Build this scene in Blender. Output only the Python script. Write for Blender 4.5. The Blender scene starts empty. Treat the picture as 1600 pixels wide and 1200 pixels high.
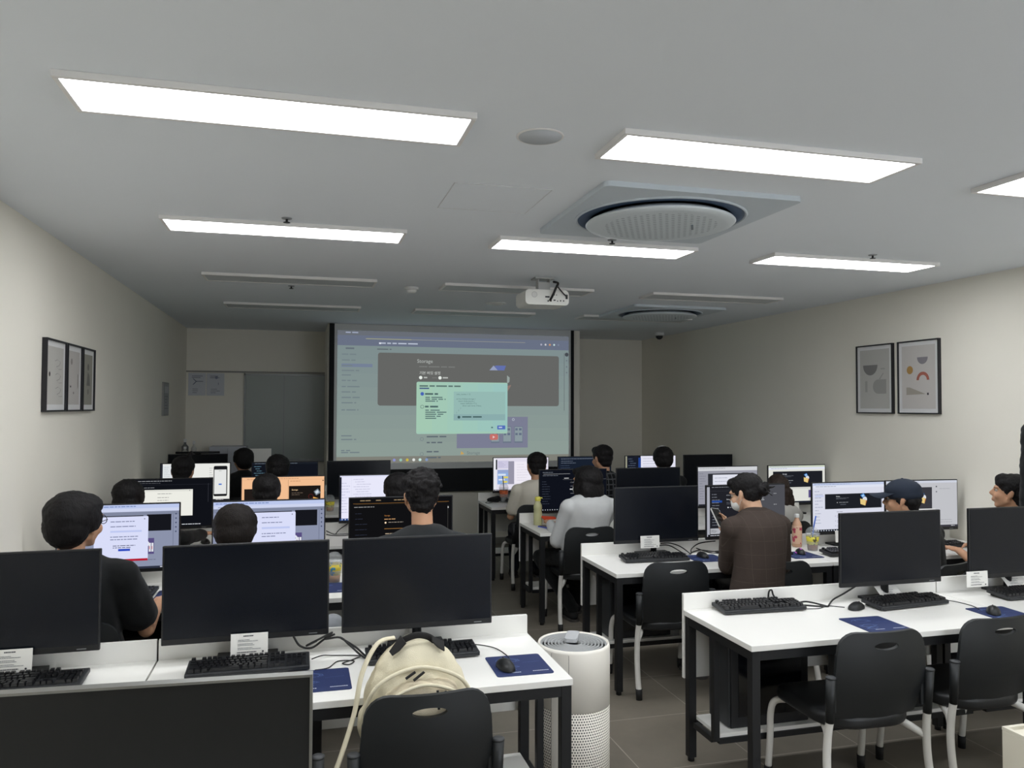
import bpy, bmesh, math, random
from mathutils import Vector, Matrix, Euler, noise

R = random.Random(7)
scene = bpy.context.scene
COL = scene.collection
PI = math.pi

# ---------------------------------------------------------------- camera, world, exposure
CAM_H = 1.7268
cam_data = bpy.data.cameras.new('camera')
cam_data.sensor_fit = 'HORIZONTAL'
cam_data.sensor_width = 36.0
cam_data.lens = 1223.4057 / 1600 * 36.0
cam_data.clip_start = 0.02
cam = bpy.data.objects.new('camera', cam_data)
COL.objects.link(cam)
_yaw, _pitch, _roll = -0.2627, 0.0293, 0.0032
_f = Vector((-math.sin(_yaw), math.cos(_yaw), 0)); _r = Vector((math.cos(_yaw), math.sin(_yaw), 0)); _u = Vector((0, 0, 1))
_f2 = _f * math.cos(_pitch) + _u * math.sin(_pitch); _u2 = _u * math.cos(_pitch) - _f * math.sin(_pitch)
_r3 = _r * math.cos(_roll) + _u2 * math.sin(_roll); _u3 = _u2 * math.cos(_roll) - _r * math.sin(_roll)
_m = Matrix((( _r3.x, _u3.x, -_f2.x, 0), (_r3.y, _u3.y, -_f2.y, 0), (_r3.z, _u3.z, -_f2.z, CAM_H), (0, 0, 0, 1)))
cam.matrix_world = _m
scene.camera = cam

world = bpy.data.worlds.new('world'); scene.world = world; world.use_nodes = True
world.node_tree.nodes['Background'].inputs[0].default_value = (0.5, 0.52, 0.55, 1)
world.node_tree.nodes['Background'].inputs[1].default_value = 0.02

vs = scene.view_settings
vs.view_transform = 'Standard'; vs.look = 'None'; vs.gamma = 1.0; vs.use_curve_mapping = False
EXPO = 0.0
vs.exposure = EXPO
SCREEN = 2 ** -EXPO            # screens show their own colours at this strength
LAMP = 14.6                     # radiance of the ceiling panels

FILL = 4.4                     # radiance of the added fill panel behind the viewer
# ---------------------------------------------------------------- materials
def lin(c):
    return tuple((x / 12.92 if x <= .04045 else ((x + .055) / 1.055) ** 2.4) for x in c)
def rgb(r, g, b): return lin((r / 255, g / 255, b / 255))
_mats = {}
def mat(name, col, rough=.5, metal=0., spec=.5, var=0., vscale=8., bump=0., bscale=60., alpha=None, trans=0., coat=0., sheen=0.):
    if name in _mats: return _mats[name]
    m = bpy.data.materials.new(name); m.use_nodes = True
    nt = m.node_tree; b = nt.nodes['Principled BSDF']
    b.inputs['Base Color'].default_value = (*col, 1); b.inputs['Roughness'].default_value = rough
    b.inputs['Metallic'].default_value = metal; b.inputs['Specular IOR Level'].default_value = spec
    if trans: b.inputs['Transmission Weight'].default_value = trans; b.inputs['IOR'].default_value = 1.3
    if coat: b.inputs['Coat Weight'].default_value = coat
    if sheen: b.inputs['Sheen Weight'].default_value = sheen
    if alpha is not None: b.inputs['Alpha'].default_value = alpha
    tc = nt.nodes.new('ShaderNodeTexCoord')
    if var:
        n = nt.nodes.new('ShaderNodeTexNoise'); n.inputs['Scale'].default_value = vscale; n.inputs['Detail'].default_value = 5
        nt.links.new(tc.outputs['Object'], n.inputs['Vector'])
        mr = nt.nodes.new('ShaderNodeMapRange'); mr.inputs['To Min'].default_value = 1 - var; mr.inputs['To Max'].default_value = 1 + var
        nt.links.new(n.outputs['Fac'], mr.inputs['Value'])
        hsv = nt.nodes.new('ShaderNodeHueSaturation'); hsv.inputs['Color'].default_value = (*col, 1)
        nt.links.new(mr.outputs['Result'], hsv.inputs['Value']); nt.links.new(hsv.outputs['Color'], b.inputs['Base Color'])
    if bump:
        n = nt.nodes.new('ShaderNodeTexNoise'); n.inputs['Scale'].default_value = bscale; n.inputs['Detail'].default_value = 4
        nt.links.new(tc.outputs['Object'], n.inputs['Vector'])
        bp = nt.nodes.new('ShaderNodeBump'); bp.inputs['Strength'].default_value = bump; bp.inputs['Distance'].default_value = .01
        nt.links.new(n.outputs['Fac'], bp.inputs['Height']); nt.links.new(bp.outputs['Normal'], b.inputs['Normal'])
    _mats[name] = m
    return m
def emis(col, strength=None):
    """light-giving surface (screen pixels), colour in sRGB 0-255"""
    key = 'lit_%02x%02x%02x' % tuple(int(c) for c in col) + ('' if strength is None else '_%.1f' % strength)
    if key in _mats: return _mats[key]
    m = bpy.data.materials.new(key); m.use_nodes = True
    nt = m.node_tree; nt.nodes.clear()
    e = nt.nodes.new('ShaderNodeEmission'); o = nt.nodes.new('ShaderNodeOutputMaterial')
    e.inputs[0].default_value = (*rgb(*col), 1); e.inputs[1].default_value = SCREEN if strength is None else strength
    nt.links.new(e.outputs[0], o.inputs[0])
    m.cycles.emission_sampling = 'AUTO' if strength and strength > 1.5 else 'NONE'
    _mats[key] = m
    return m

# ---------------------------------------------------------------- objects
def link(o): COL.objects.link(o); return o
def thing(name, label, cat, loc=(0, 0, 0), rz=0., group=None):
    o = link(bpy.data.objects.new(name, None)); o.empty_display_size = .05
    o.location = loc; o.rotation_euler = (0, 0, rz)
    o['label'] = label; o['category'] = cat
    if group: o['group'] = group
    return o
def tag(o, label, cat, group=None):
    o['label'] = label; o['category'] = cat
    if group: o['group'] = group
    return o
def struct(o): o['kind'] = 'structure'; return o
def dup(root, label, loc=None, rz=None, group=None):
    """a copy of a thing with copies of its parts and sub-parts"""
    r = link(root.copy()); r['label'] = label
    if loc is not None: r.location = loc
    if rz is not None: r.rotation_euler = (0, 0, rz)
    if group: r['group'] = group
    for ch in list(root.children):
        c = link(ch.copy()); c.parent = r
        for g in list(ch.children):
            d = link(g.copy()); d.parent = c
    return r

class MB:
    """collects shapes, then links them as ONE mesh object"""
    def __init__(s): s.bm = bmesh.new(); s.mats = []
    def mi(s, m):
        if m is None: return 0
        if m not in s.mats: s.mats.append(m)
        return s.mats.index(m)
    def _fin(s, verts, m, M, smooth=False):
        if M is not None: bmesh.ops.transform(s.bm, matrix=M, verts=verts)
        i = s.mi(m)
        for f in {f for v in verts for f in v.link_faces}: f.material_index = i; f.smooth = smooth
    def box(s, c, size, m=None, rot=None, bevel=0., seg=2, taper=None):
        r = bmesh.ops.create_cube(s.bm, size=1.); v = r['verts']
        for x in v:
            x.co = Vector((x.co.x * size[0], x.co.y * size[1], x.co.z * size[2]))
            if taper and x.co.z > 0: x.co.x *= taper; x.co.y *= taper
        if bevel:
            es = list({e for x in v for e in x.link_edges})
            g = bmesh.ops.bevel(s.bm, geom=es, offset=bevel, segments=seg, affect='EDGES', profile=.5)
            v = list({x for f in g['faces'] for x in f.verts} | {x for x in v if x.is_valid})
            # collect the whole island
            seen = set(v); st = list(v)
            while st:
                a = st.pop()
                for e in a.link_edges:
                    b = e.other_vert(a)
                    if b not in seen: seen.add(b); st.append(b)
            v = list(seen)
        M = Matrix.Translation(c) @ (Euler(rot).to_matrix().to_4x4() if rot else Matrix())
        s._fin(v, m, M)
        return s
    def cyl(s, p0, p1, r0, r1=None, m=None, n=16, smooth=True, caps=True):
        p0, p1 = Vector(p0), Vector(p1); d = p1 - p0
        r = bmesh.ops.create_cone(s.bm, cap_ends=caps, segments=n, radius1=r0, radius2=r0 if r1 is None else r1, depth=d.length)
        M = Matrix.Translation((p0 + p1) / 2) @ d.to_track_quat('Z', 'Y').to_matrix().to_4x4()
        s._fin(r['verts'], m, M, smooth)
        for f in {f for v in r['verts'] for f in v.link_faces}:
            if len(f.verts) > 4: f.smooth = False
        return s
    def ell(s, c, r, m=None, rot=None, sub=3):
        g = bmesh.ops.create_icosphere(s.bm, subdivisions=sub, radius=1.)
        M = Matrix.Translation(c) @ (Euler(rot).to_matrix().to_4x4() if rot else Matrix()) @ Matrix.Diagonal((*r, 1))
        s._fin(g['verts'], m, M, True); return s
    def tube(s, pts, r, m=None, n=8, smooth_path=True, taper=None, flat=None, closed=False):
        P = [Vector(p) for p in pts]
        if smooth_path and len(P) > 2:
            Q = []
            for i in range(len(P) - 1):
                a, b, c, d = P[max(i - 1, 0)], P[i], P[i + 1], P[min(i + 2, len(P) - 1)]
                for k in range(6):
                    t = k / 6
                    Q.append(.5 * ((2 * b) + (c - a) * t + (2 * a - 5 * b + 4 * c - d) * t * t + (3 * b - a - 3 * c + d) * t ** 3))
            P = Q + [P[-1]]
        rings = []; nrm = None; L = len(P)
        for i, p in enumerate(P):
            t = (P[min(i + 1, L - 1)] - P[max(i - 1, 0)])
            if t.length < 1e-9: t = Vector((0, 0, 1))
            t.normalize()
            if nrm is None:
                nrm = t.cross(Vector((0, 0, 1)) if abs(t.z) < .9 else Vector((1, 0, 0))).normalized()
            nrm = (nrm - t * nrm.dot(t)); nrm = nrm.normalized() if nrm.length > 1e-6 else t.orthogonal().normalized()
            bn = t.cross(nrm)
            rr = r if taper is None else r + (taper - r) * i / (L - 1)
            rb = rr if flat is None else flat
            rings.append([s.bm.verts.new(p + nrm * math.cos(2 * PI * k / n) * rr + bn * math.sin(2 * PI * k / n) * rb) for k in range(n)])
        mi = s.mi(m)
        def face(v):
            f = s.bm.faces.new(v); f.material_index = mi; f.smooth = True
        for a, b in zip(rings, rings[1:]):
            for k in range(n): face((a[k], a[(k + 1) % n], b[(k + 1) % n], b[k]))
        face(rings[0][::-1]); face(rings[-1])
        return s
    def lathe(s, prof, m=None, n=32, c=(0, 0, 0), M=None):
        """prof: (radius, z) from bottom to top"""
        rings = []; nv = []
        for r, z in prof:
            if r < 1e-6: v = [s.bm.verts.new((0, 0, z))]
            else: v = [s.bm.verts.new((r * math.cos(2 * PI * k / n), r * math.sin(2 * PI * k / n), z)) for k in range(n)]
            rings.append(v); nv += v
        for a, b in zip(rings, rings[1:]):
            for k in range(n):
                q = [a[k % len(a)], a[(k + 1) % len(a)], b[(k + 1) % len(b)], b[k % len(b)]]
                q = [x for i, x in enumerate(q) if x not in q[:i]]
                if len(q) > 2: s.bm.faces.new(q)
        for v, top in ((rings[0], False), (rings[-1], True)):
            if len(v) > 2: s.bm.faces.new(v if top else v[::-1])
        s._fin(nv, m, Matrix.Translation(c) if M is None else M, True)
        for f in {f for v in nv for f in v.link_faces}:
            if len(f.verts) > 4: f.smooth = False
        return s
    def prism(s, outline, depth, m=None, M=None, holes=(), smooth=False):
        """2D outline (x, z) made solid over y from 0 to depth"""
        sets = [outline] + list(holes); edges = []; vs_ = []
        for o in sets:
            v = [s.bm.verts.new((x, 0, z)) for x, z in o]; vs_ += v
            for i in range(len(v)): edges.append(s.bm.edges.new((v[i], v[(i + 1) % len(v)])))
        g = bmesh.ops.triangle_fill(s.bm, use_beauty=True, use_dissolve=False, edges=edges, normal=(0, -1, 0))
        fs = [f for f in g['geom'] if isinstance(f, bmesh.types.BMFace)]
        ex = bmesh.ops.extrude_face_region(s.bm, geom=fs)
        nv = [x for x in ex['geom'] if isinstance(x, bmesh.types.BMVert)]
        for x in nv: x.co.y += depth
        s._fin(vs_ + nv, m, M, smooth); return s
    def quad(s, a, b, c, d, m=None):
        f = s.bm.faces.new([s.bm.verts.new(p) for p in (a, b, c, d)]); f.material_index = s.mi(m); return s
    def poly(s, pts, m=None):
        f = s.bm.faces.new([s.bm.verts.new(p) for p in pts]); f.material_index = s.mi(m); return s
    def mesh(s, name, m=None, recalc=True):
        if recalc: bmesh.ops.recalc_face_normals(s.bm, faces=s.bm.faces)
        me = bpy.data.meshes.new(name); s.bm.to_mesh(me); s.bm.free()
        for x in (s.mats if s.mats else [m]):
            if x is not None: me.materials.append(x)
        return me
    def build(s, name, m=None, parent=None, loc=None, recalc=True, wn=False):
        o = link(bpy.data.objects.new(name, s.mesh(name, m, recalc)))
        if parent: o.parent = parent
        if loc is not None: o.location = loc
        return o

def sharp(bm, ang=.6):
    for f in bm.faces: f.smooth = True
    for e in bm.edges:
        if len(e.link_faces) == 2 and e.calc_face_angle(0) > ang: e.smooth = False
def rrect(w, h, r, n=6, cx=0., cz=0.):
    """rounded rectangle outline in (x, z)"""
    if not isinstance(r, (tuple, list)): r = (r,) * 4
    out = []
    for (sx, sz, a0, rr) in ((1, 1, 0, r[0]), (-1, 1, 90, r[1]), (-1, -1, 180, r[2]), (1, -1, 270, r[3])):
        for k in range(n + 1):
            a = math.radians(a0 + 90 * k / n)
            out.append((cx + sx * (w / 2 - rr) + rr * math.cos(a), cz + sz * (h / 2 - rr) + rr * math.sin(a)))
    return out
def oval(w, h, n=20, cx=0., cz=0.): return [(cx + w / 2 * math.cos(2 * PI * k / n), cz + h / 2 * math.sin(2 * PI * k / n)) for k in range(n)]

_txt = {}
def text_mesh(txt):
    """glyph outlines as a flat mesh in the xy plane, height of a capital about 0.7"""
    if txt in _txt: return _txt[txt]
    cu = bpy.data.curves.new('t', 'FONT'); cu.body = txt; cu.size = 1; cu.resolution_u = 2
    o = link(bpy.data.objects.new('t', cu))
    dg = bpy.context.evaluated_depsgraph_get()
    me = bpy.data.meshes.new_from_object(o.evaluated_get(dg))
    V = [v.co.copy() for v in me.vertices]; F = [list(p.vertices) for p in me.polygons]
    bpy.data.objects.remove(o); bpy.data.curves.remove(cu); bpy.data.meshes.remove(me)
    _txt[txt] = (V, F)
    return V, F

class Pic:
    """a flat picture of coloured shapes in u (0..1 right) and v (0..1 down); lit = shown by a screen"""
    def __init__(s, w, h, lit=True, rough=.6):
        s.w, s.h, s.lit, s.b, s.k, s.rough = w, h, lit, MB(), 0, rough
    def m(s, c):
        if s.lit: return emis(c)
        return mat('ink_%02x%02x%02x' % tuple(c), rgb(*c), s.rough, spec=.2)
    def p(s, u, v): return ((u - .5) * s.w, -.0004 * s.k, (.5 - v) * s.h)
    def nxt(s): s.k += 1
    def rect(s, u0, v0, u1, v1, c, layer=True):
        if layer: s.nxt()
        s.b.quad(s.p(u0, v1), s.p(u1, v1), s.p(u1, v0), s.p(u0, v0), s.m(c)); return s
    def poly(s, pts, c):
        s.nxt(); s.b.poly([s.p(*q) for q in pts], s.m(c)); return s
    def disc(s, u, v, r, c, n=16, a0=0, a1=360, r2=None):
        """r as a share of the height; r2: inner radius of a ring"""
        s.nxt(); full = a1 - a0 >= 360
        A = [math.radians(a0 + (a1 - a0) * k / n) for k in range(n if full else n + 1)]
        f = lambda rr: [(u + rr * math.cos(a) * s.h / s.w, v - rr * math.sin(a)) for a in A]
        if r2 is None: s.b.poly([s.p(*q) for q in f(r)], s.m(c))
        else:
            o, i = f(r), f(r2)
            for k in range(len(A) if full else len(A) - 1):
                j = (k + 1) % len(A)
                s.b.quad(s.p(*o[k]), s.p(*o[j]), s.p(*i[j]), s.p(*i[k]), s.m(c))
        return s
    def bars(s, u0, v0, u1, n, dv, h, c, seed=0, dens=1.):
        """lines of writing too small to read: broken strokes"""
        r = random.Random(seed + 31 * n); s.nxt()
        for i in range(n):
            v = v0 + i * dv; u = u0; end = u0 + (u1 - u0) * r.uniform(.45, 1)
            while u < end - .004:
                w = min(r.uniform(.012, .05), end - u)
                if r.random() < dens: s.rect(u, v, u + w, v + h, c, False)
                u += w + .006
        return s
    def text(s, t, u, v, h, c, bold=False):
        """v: baseline; h: cap height as a share of the picture's height"""
        s.nxt(); V, F = text_mesh(t); k = h * s.h / .7; x0, y0, z0 = s.p(u, v); mi = s.b.mi(s.m(c))
        for dx in ((0, .02) if bold else (0,)):
            vs = [s.b.bm.verts.new((x0 + (q.x + dx) * k, y0 - dx * .001, z0 + q.y * k)) for q in V]
            for f in F:
                try: s.b.bm.faces.new([vs[i] for i in f]).material_index = mi
                except ValueError: pass
        return s
    def build(s, name, parent, loc=(0, 0, 0), rot=None):
        bm = s.b.bm; bm.normal_update()
        for f in bm.faces:
            if f.normal.y > 0: f.normal_flip()
        o = s.b.build(name, None, parent, loc, recalc=False)
        if rot: o.rotation_euler = rot
        return o

def blob(name, shapes, m, parent, voxel=.008, smooth=4, amp=0., freq=8., amp2=0., freq2=40., stretch=None, off=(0, 0, 0)):
    """ellipsoids ('e', centre, radii[, euler]) and tapered rods ('c', p0, p1, r0, r1) fused into one closed skin"""
    b = MB()
    for s in shapes:
        if s[0] == 'e': b.ell(s[1], s[2], None, s[3] if len(s) > 3 else None, 3 if max(s[2]) > .05 else 2)
        else:
            p0, p1, r0, r1 = Vector(s[1]), Vector(s[2]), s[3], s[4]
            d = (p1 - p0).length; k = max(2, int(d / (.45 * max(min(r0, r1), .004))) + 1)
            for i in range(k + 1):
                t = i / k; r = r0 + (r1 - r0) * t
                b.ell(p0.lerp(p1, t), (r, r, r), None, None, 1 if r < .012 else 2)
    me = b.mesh(name, None)
    o = link(bpy.data.objects.new(name, me))
    md = o.modifiers.new('r', 'REMESH'); md.mode = 'VOXEL'; md.voxel_size = voxel; md.use_smooth_shade = True
    sm = o.modifiers.new('s', 'SMOOTH'); sm.iterations = smooth; sm.factor = .5
    dg = bpy.context.evaluated_depsgraph_get()
    ne = bpy.data.meshes.new_from_object(o.evaluated_get(dg))
    o.modifiers.clear(); o.data = ne; bpy.data.meshes.remove(me); ne.name = name
    if amp or amp2:
        nv = [v.normal.copy() for v in ne.vertices]
        for v, n in zip(ne.vertices, nv):
            p = v.co + Vector(off)
            q = Vector((p.x * stretch[0], p.y * stretch[1], p.z * stretch[2])) if stretch else p
            d = 0
            if amp: d += amp * noise.noise(q * freq)
            if amp2: d += amp2 * noise.noise(q * freq2 + Vector((3, 7, 1)))
            v.co += n * d
    for f in ne.polygons: f.use_smooth = True
    ne.materials.clear(); ne.materials.append(m)
    if parent: o.parent = parent
    return o
# ---------------------------------------------------------------- common materials
M_WALL = mat('painted_wall', rgb(242, 238, 226), .8, spec=.25, var=.02, vscale=3, bump=.04, bscale=180)
M_CEIL = mat('painted_ceiling', rgb(238, 243, 248), .85, spec=.2, var=.015, vscale=2)
M_WHITE = mat('white_laminate', rgb(240, 239, 234), .32, spec=.5, var=.012, vscale=4)
M_EDGE = mat('white_edge_band', rgb(224, 222, 214), .5)
M_STEEL = mat('black_powder_coat', rgb(22, 23, 25), .5, spec=.4, bump=.03, bscale=400)
M_BLACKP = mat('black_plastic', rgb(24, 26, 28), .42, spec=.4, bump=.02, bscale=500)
M_CHAIRP = mat('black_chair_shell', rgb(26, 29, 31), .45, spec=.45, bump=.06, bscale=700)
M_CHAIRS = mat('black_chair_vinyl', rgb(22, 24, 26), .42, spec=.5, bump=.05, bscale=300)
M_LEG = mat('white_painted_tube', rgb(214, 212, 206), .4, spec=.5)
M_RUB = mat('black_rubber', rgb(16, 16, 17), .7)
M_OFF = mat('dark_display_glass', rgb(12, 16, 24), .26, spec=.30)
M_BEZ = mat('dark_bezel', rgb(18, 19, 22), .45)
M_KEYC = mat('keyboard_case', rgb(40, 42, 45), .5)
M_KEY = mat('keycap_plastic', rgb(20, 21, 24), .4, spec=.5)
M_CABLE = mat('black_cable', rgb(14, 14, 15), .5)
M_PAPER = mat('white_paper', rgb(232, 231, 226), .8, var=.01)
M_ALU = mat('brushed_metal', rgb(170, 172, 174), .35, metal=1., bump=.02, bscale=300)
M_GREYP = mat('grey_plastic', rgb(150, 153, 156), .5)
M_WHITEP = mat('white_plastic', rgb(228, 229, 227), .45)

# floor: large matt tiles with pale joints
M_FLOOR = bpy.data.materials.new('floor_tiles'); M_FLOOR.use_nodes = True
nt = M_FLOOR.node_tree; bs = nt.nodes['Principled BSDF']
tc = nt.nodes.new('ShaderNodeTexCoord'); mp = nt.nodes.new('ShaderNodeMapping'); mp.inputs['Location'].default_value = (.22, .13, 0)
bk = nt.nodes.new('ShaderNodeTexBrick'); bk.offset = 0; bk.inputs['Scale'].default_value = 1.
bk.inputs['Brick Width'].default_value = .6; bk.inputs['Row Height'].default_value = .6
bk.inputs['Mortar Size'].default_value = .003; bk.inputs['Mortar Smooth'].default_value = .1
bk.inputs['Color1'].default_value = (*rgb(118, 111, 100), 1); bk.inputs['Color2'].default_value = (*rgb(110, 104, 94), 1)
bk.inputs['Mortar'].default_value = (*rgb(158, 150, 138), 1)
nt.links.new(tc.outputs['Object'], mp.inputs['Vector']); nt.links.new(mp.outputs['Vector'], bk.inputs['Vector'])
ns = nt.nodes.new('ShaderNodeTexNoise'); ns.inputs['Scale'].default_value = 3; ns.inputs['Detail'].default_value = 8; ns.inputs['Roughness'].default_value = .65
nt.links.new(tc.outputs['Object'], ns.inputs['Vector'])
mr = nt.nodes.new('ShaderNodeMapRange'); mr.inputs['To Min'].default_value = .72; mr.inputs['To Max'].default_value = 1.28
nt.links.new(ns.outputs['Fac'], mr.inputs['Value'])
hs = nt.nodes.new('ShaderNodeHueSaturation'); nt.links.new(bk.outputs['Color'], hs.inputs['Color']); nt.links.new(mr.outputs['Result'], hs.inputs['Value'])
nt.links.new(hs.outputs['Color'], bs.inputs['Base Color']); bs.inputs['Roughness'].default_value = .42; bs.inputs['Specular IOR Level'].default_value = .35

# ---------------------------------------------------------------- room
XL, XR, YN, YF, ZC = -1.425, 4.893, -2.2, 10.75, 2.725
PX0, PX1, PY = .30, 3.513, 9.60
def slab(name, x0, x1, y0, y1, z0, z1, m):
    return struct(MB().box(((x0 + x1) / 2, (y0 + y1) / 2, (z0 + z1) / 2), (x1 - x0, y1 - y0, z1 - z0)).build(name, m))
slab('floor', XL - .15, XR + .15, YN - .15, YF + .15, -.12, 0, M_FLOOR)
slab('ceiling', XL - .15, XR + .15, YN - .15, YF + .15, ZC, ZC + .12, M_CEIL)
slab('wall_left', XL - .15, XL, YN, YF, 0, ZC, M_WALL)
slab('wall_right', XR, XR + .15, YN, YF, 0, ZC, M_WALL)
slab('wall_far', XL - .15, XR + .15, YF, YF + .15, 0, ZC, M_WALL)
slab('wall_near', XL - .15, XR + .15, YN - .15, YN, 0, ZC, M_WALL)
slab('wall_projecting', PX0, PX1, PY + .06, YF, 0, ZC, M_WALL)
M_SKIRT = mat('grey_skirting', rgb(150, 148, 142), .5)
slab('baseboard_far', PX1 + .012, XR, YF - .012, YF, 0, .08, M_SKIRT)
slab('baseboard_left', XL, XL + .012, YN, YF, 0, .08, M_SKIRT)
slab('baseboard_right', XR - .012, XR, YN, YF - .012, 0, .08, M_SKIRT)
slab('baseboard_front', PX0, PX1, PY + .048, PY + .06, 0, .08, M_SKIRT)
slab('trim_1', XL, PX0, YF - .02, YF, 2.16, 2.18, M_SKIRT)

# glowing fill panel with bars, added behind the viewer to brighten surfaces facing it
w1 = struct(MB().box((0, 0, 0), (3.0, .03, 1.75)).build('fill_panel', emis((240, 246, 255), FILL), None, (3.2, YN + .016, 1.60)))
b = MB()
for x in (-1.52, -.5, .5, 1.52): b.box((x, .0, 0), (.05, .06, 1.85))
for z in (-.9, .9): b.box((0, .0, z), (3.1, .06, .05))
b.build('fill_panel_frame', M_GREYP, w1)
# ---------------------------------------------------------------- ceiling panel lights
M_FRAME = mat('white_light_frame', rgb(236, 234, 232), .5)
M_DIFF_OFF = mat('unlit_diffuser', rgb(200, 204, 206), .6)
M_LIT = emis((250, 252, 255), LAMP)
LX = {'left': (-.711, .548), 'middle': (1.124, 2.367), 'right': (2.945, 4.197)}
LROW = [(.80, 1.066, True, 'row behind the viewer'), (2.585, 2.851, True, 'nearest row'), (4.411, 4.676, True, 'second row'),
        (6.21, 6.48, False, 'third row'), (7.93, 8.20, False, 'farthest row')]
for ri, (y0, y1, on, rn) in enumerate(LROW):
    for side, (x0, x1) in LX.items():
        cx, cy, w, d = (x0 + x1) / 2, (y0 + y1) / 2, x1 - x0, y1 - y0
        if ri == 0: lb = 'lit ceiling panel on the %s of the row overhead, out of the photo' % side
        else: lb = '%s rectangular ceiling panel light, %s of the %s' % ('glowing white' if on else 'switched off grey', side, rn)
        t = thing('ceiling_light', lb, 'light', (cx, cy, ZC), group='ceiling panel lights')
        b = MB()
        b.box((0, -d / 2 - .009, -.011), (w + .036, .018, .022), None, bevel=.002); b.box((0, d / 2 + .009, -.011), (w + .036, .018, .022), None, bevel=.002)
        b.box((-w / 2 - .009, 0, -.011), (.018, d, .022), None, bevel=.002); b.box((w / 2 + .009, 0, -.011), (.018, d, .022), None, bevel=.002)
        b.build('frame', M_FRAME, t)
        MB().box((0, 0, -.010), (w, d, .018)).build('diffuser', M_LIT if on else M_DIFF_OFF, t)

# ---------------------------------------------------------------- ceiling fittings
t = thing('ceiling_speaker', 'round flush ceiling speaker grille between the two nearest lit panels', 'speaker', (.84, 2.735, ZC))
MB().lathe([(0.088, 0), (.088, -.003), (.084, -.005), (.08, -.004)], n=40).build('rim', M_FRAME, t)
MB().lathe([(0, -.005), (.08, -.005), (.08, 0)], n=40).build('grille', mat('speaker_grille', rgb(204, 209, 214), .8, bump=.3, bscale=900), t)

t = thing('access_panel', 'flush square ceiling access hatch left of the near air conditioner', 'hatch', (.876, 3.63, ZC))
b = MB(); w = .2265
for a in (0, 1, 2, 3):
    M = Matrix.Rotation(a * PI / 2, 4, 'Z')
    c = M @ Vector((0, -w, -.003)); b.box((c.x, c.y, -.0012), (.459, .003, .0024) if a % 2 == 0 else (.003, .459, .0024))
b.build('frame', mat('hatch_frame', rgb(206, 208, 210), .6), t)
MB().box((0, 0, -.0008), (.45, .45, .0016)).build('cover', M_CEIL, t)

M_ACP = mat('aircon_panel', rgb(206, 215, 222), .5)
M_ACB = mat('aircon_slot', rgb(62, 84, 112), .5)
def perf_mat(name, base, hole, pitch=.018, rad=.32, rlim=None, cyl=None):
    """rows of small round holes over a flat disc (rlim) or round a cylinder of radius cyl"""
    if name in _mats: return _mats[name]
    m = bpy.data.materials.new(name); m.use_nodes = True; nt = m.node_tree; b = nt.nodes['Principled BSDF']; b.inputs['Roughness'].default_value = .5
    L = nt.links.new
    def mth(op, a, c=None, clamp=False):
        n = nt.nodes.new('ShaderNodeMath'); n.operation = op
        for i, x in enumerate((a, c)):
            if x is None: continue
            if isinstance(x, (int, float)): n.inputs[i].default_value = x
            else: L(x, n.inputs[i])
        return n.outputs[0]
    tc = nt.nodes.new('ShaderNodeTexCoord'); sp = nt.nodes.new('ShaderNodeSeparateXYZ'); L(tc.outputs['Object'], sp.inputs[0])
    if cyl: a, c = mth('MULTIPLY', mth('ARCTAN2', sp.outputs[1], sp.outputs[0]), cyl / pitch), mth('DIVIDE', sp.outputs[2], pitch)
    else: a, c = mth('DIVIDE', sp.outputs[0], pitch), mth('DIVIDE', sp.outputs[1], pitch)
    row = mth('FLOOR', c); a = mth('ADD', a, mth('MULTIPLY', mth('MODULO', mth('ABSOLUTE', row), 2.), .5))
    fa, fc = mth('SUBTRACT', mth('FRACT', a), .5), mth('SUBTRACT', mth('FRACT', c), .5)
    d = mth('SQRT', mth('ADD', mth('MULTIPLY', fa, fa), mth('MULTIPLY', fc, fc)))
    k = mth('LESS_THAN', d, rad)
    if rlim:
        rr = mth('SQRT', mth('ADD', mth('MULTIPLY', sp.outputs[0], sp.outputs[0]), mth('MULTIPLY', sp.outputs[1], sp.outputs[1])))
        k = mth('MULTIPLY', k, mth('LESS_THAN', rr, rlim))
    mx = nt.nodes.new('ShaderNodeMix'); mx.data_type = 'RGBA'; L(k, mx.inputs[0])
    mx.inputs[6].default_value = (*base, 1); mx.inputs[7].default_value = (*hole, 1); L(mx.outputs[2], b.inputs['Base Color'])
    _mats[name] = m
    return m
def aircon(label, x, y):
    t = thing('ceiling_air_conditioner', label, 'air conditioner', (x, y, ZC), group='round outlet air conditioners')
    MB().prism(rrect(1.0, 1.0, .03), .024, None, Matrix.Translation((0, 0, -.024)) @ Matrix.Rotation(PI / 2, 4, 'X'), holes=[oval(.84, .84, 64)]).build('panel', M_ACP, t)
    MB().lathe([(.422, -.022), (.426, -.031), (.434, -.031), (.440, -.023)], n=64).build('rim', M_ACP, t)
    MB().lathe([(.36, -.0235), (.40, -.0262), (.422, -.0262), (.424, -.0235)], n=64).build('air_slot', M_ACB, t)
    MB().lathe([(0, -.066), (.33, -.066), (.374, -.060), (.382, -.053), (.376, -.046), (.33, -.024)], n=64).build('disc', perf_mat('aircon_disc', rgb(214, 222, 226), rgb(168, 177, 184), .034, .26, .29), t)
    MB().box((.16, -.05, -.068), (.012, .10, .004), None, rot=(0, 0, -.5)).build('louvre_mark', mat('aircon_mark', rgb(120, 130, 138), .5), t)
    return t
aircon('near round-outlet ceiling air conditioner on a square white panel', 1.78, 3.69)
aircon('far round-outlet ceiling air conditioner beside the unlit panels', 3.60, 7.47)

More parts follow.
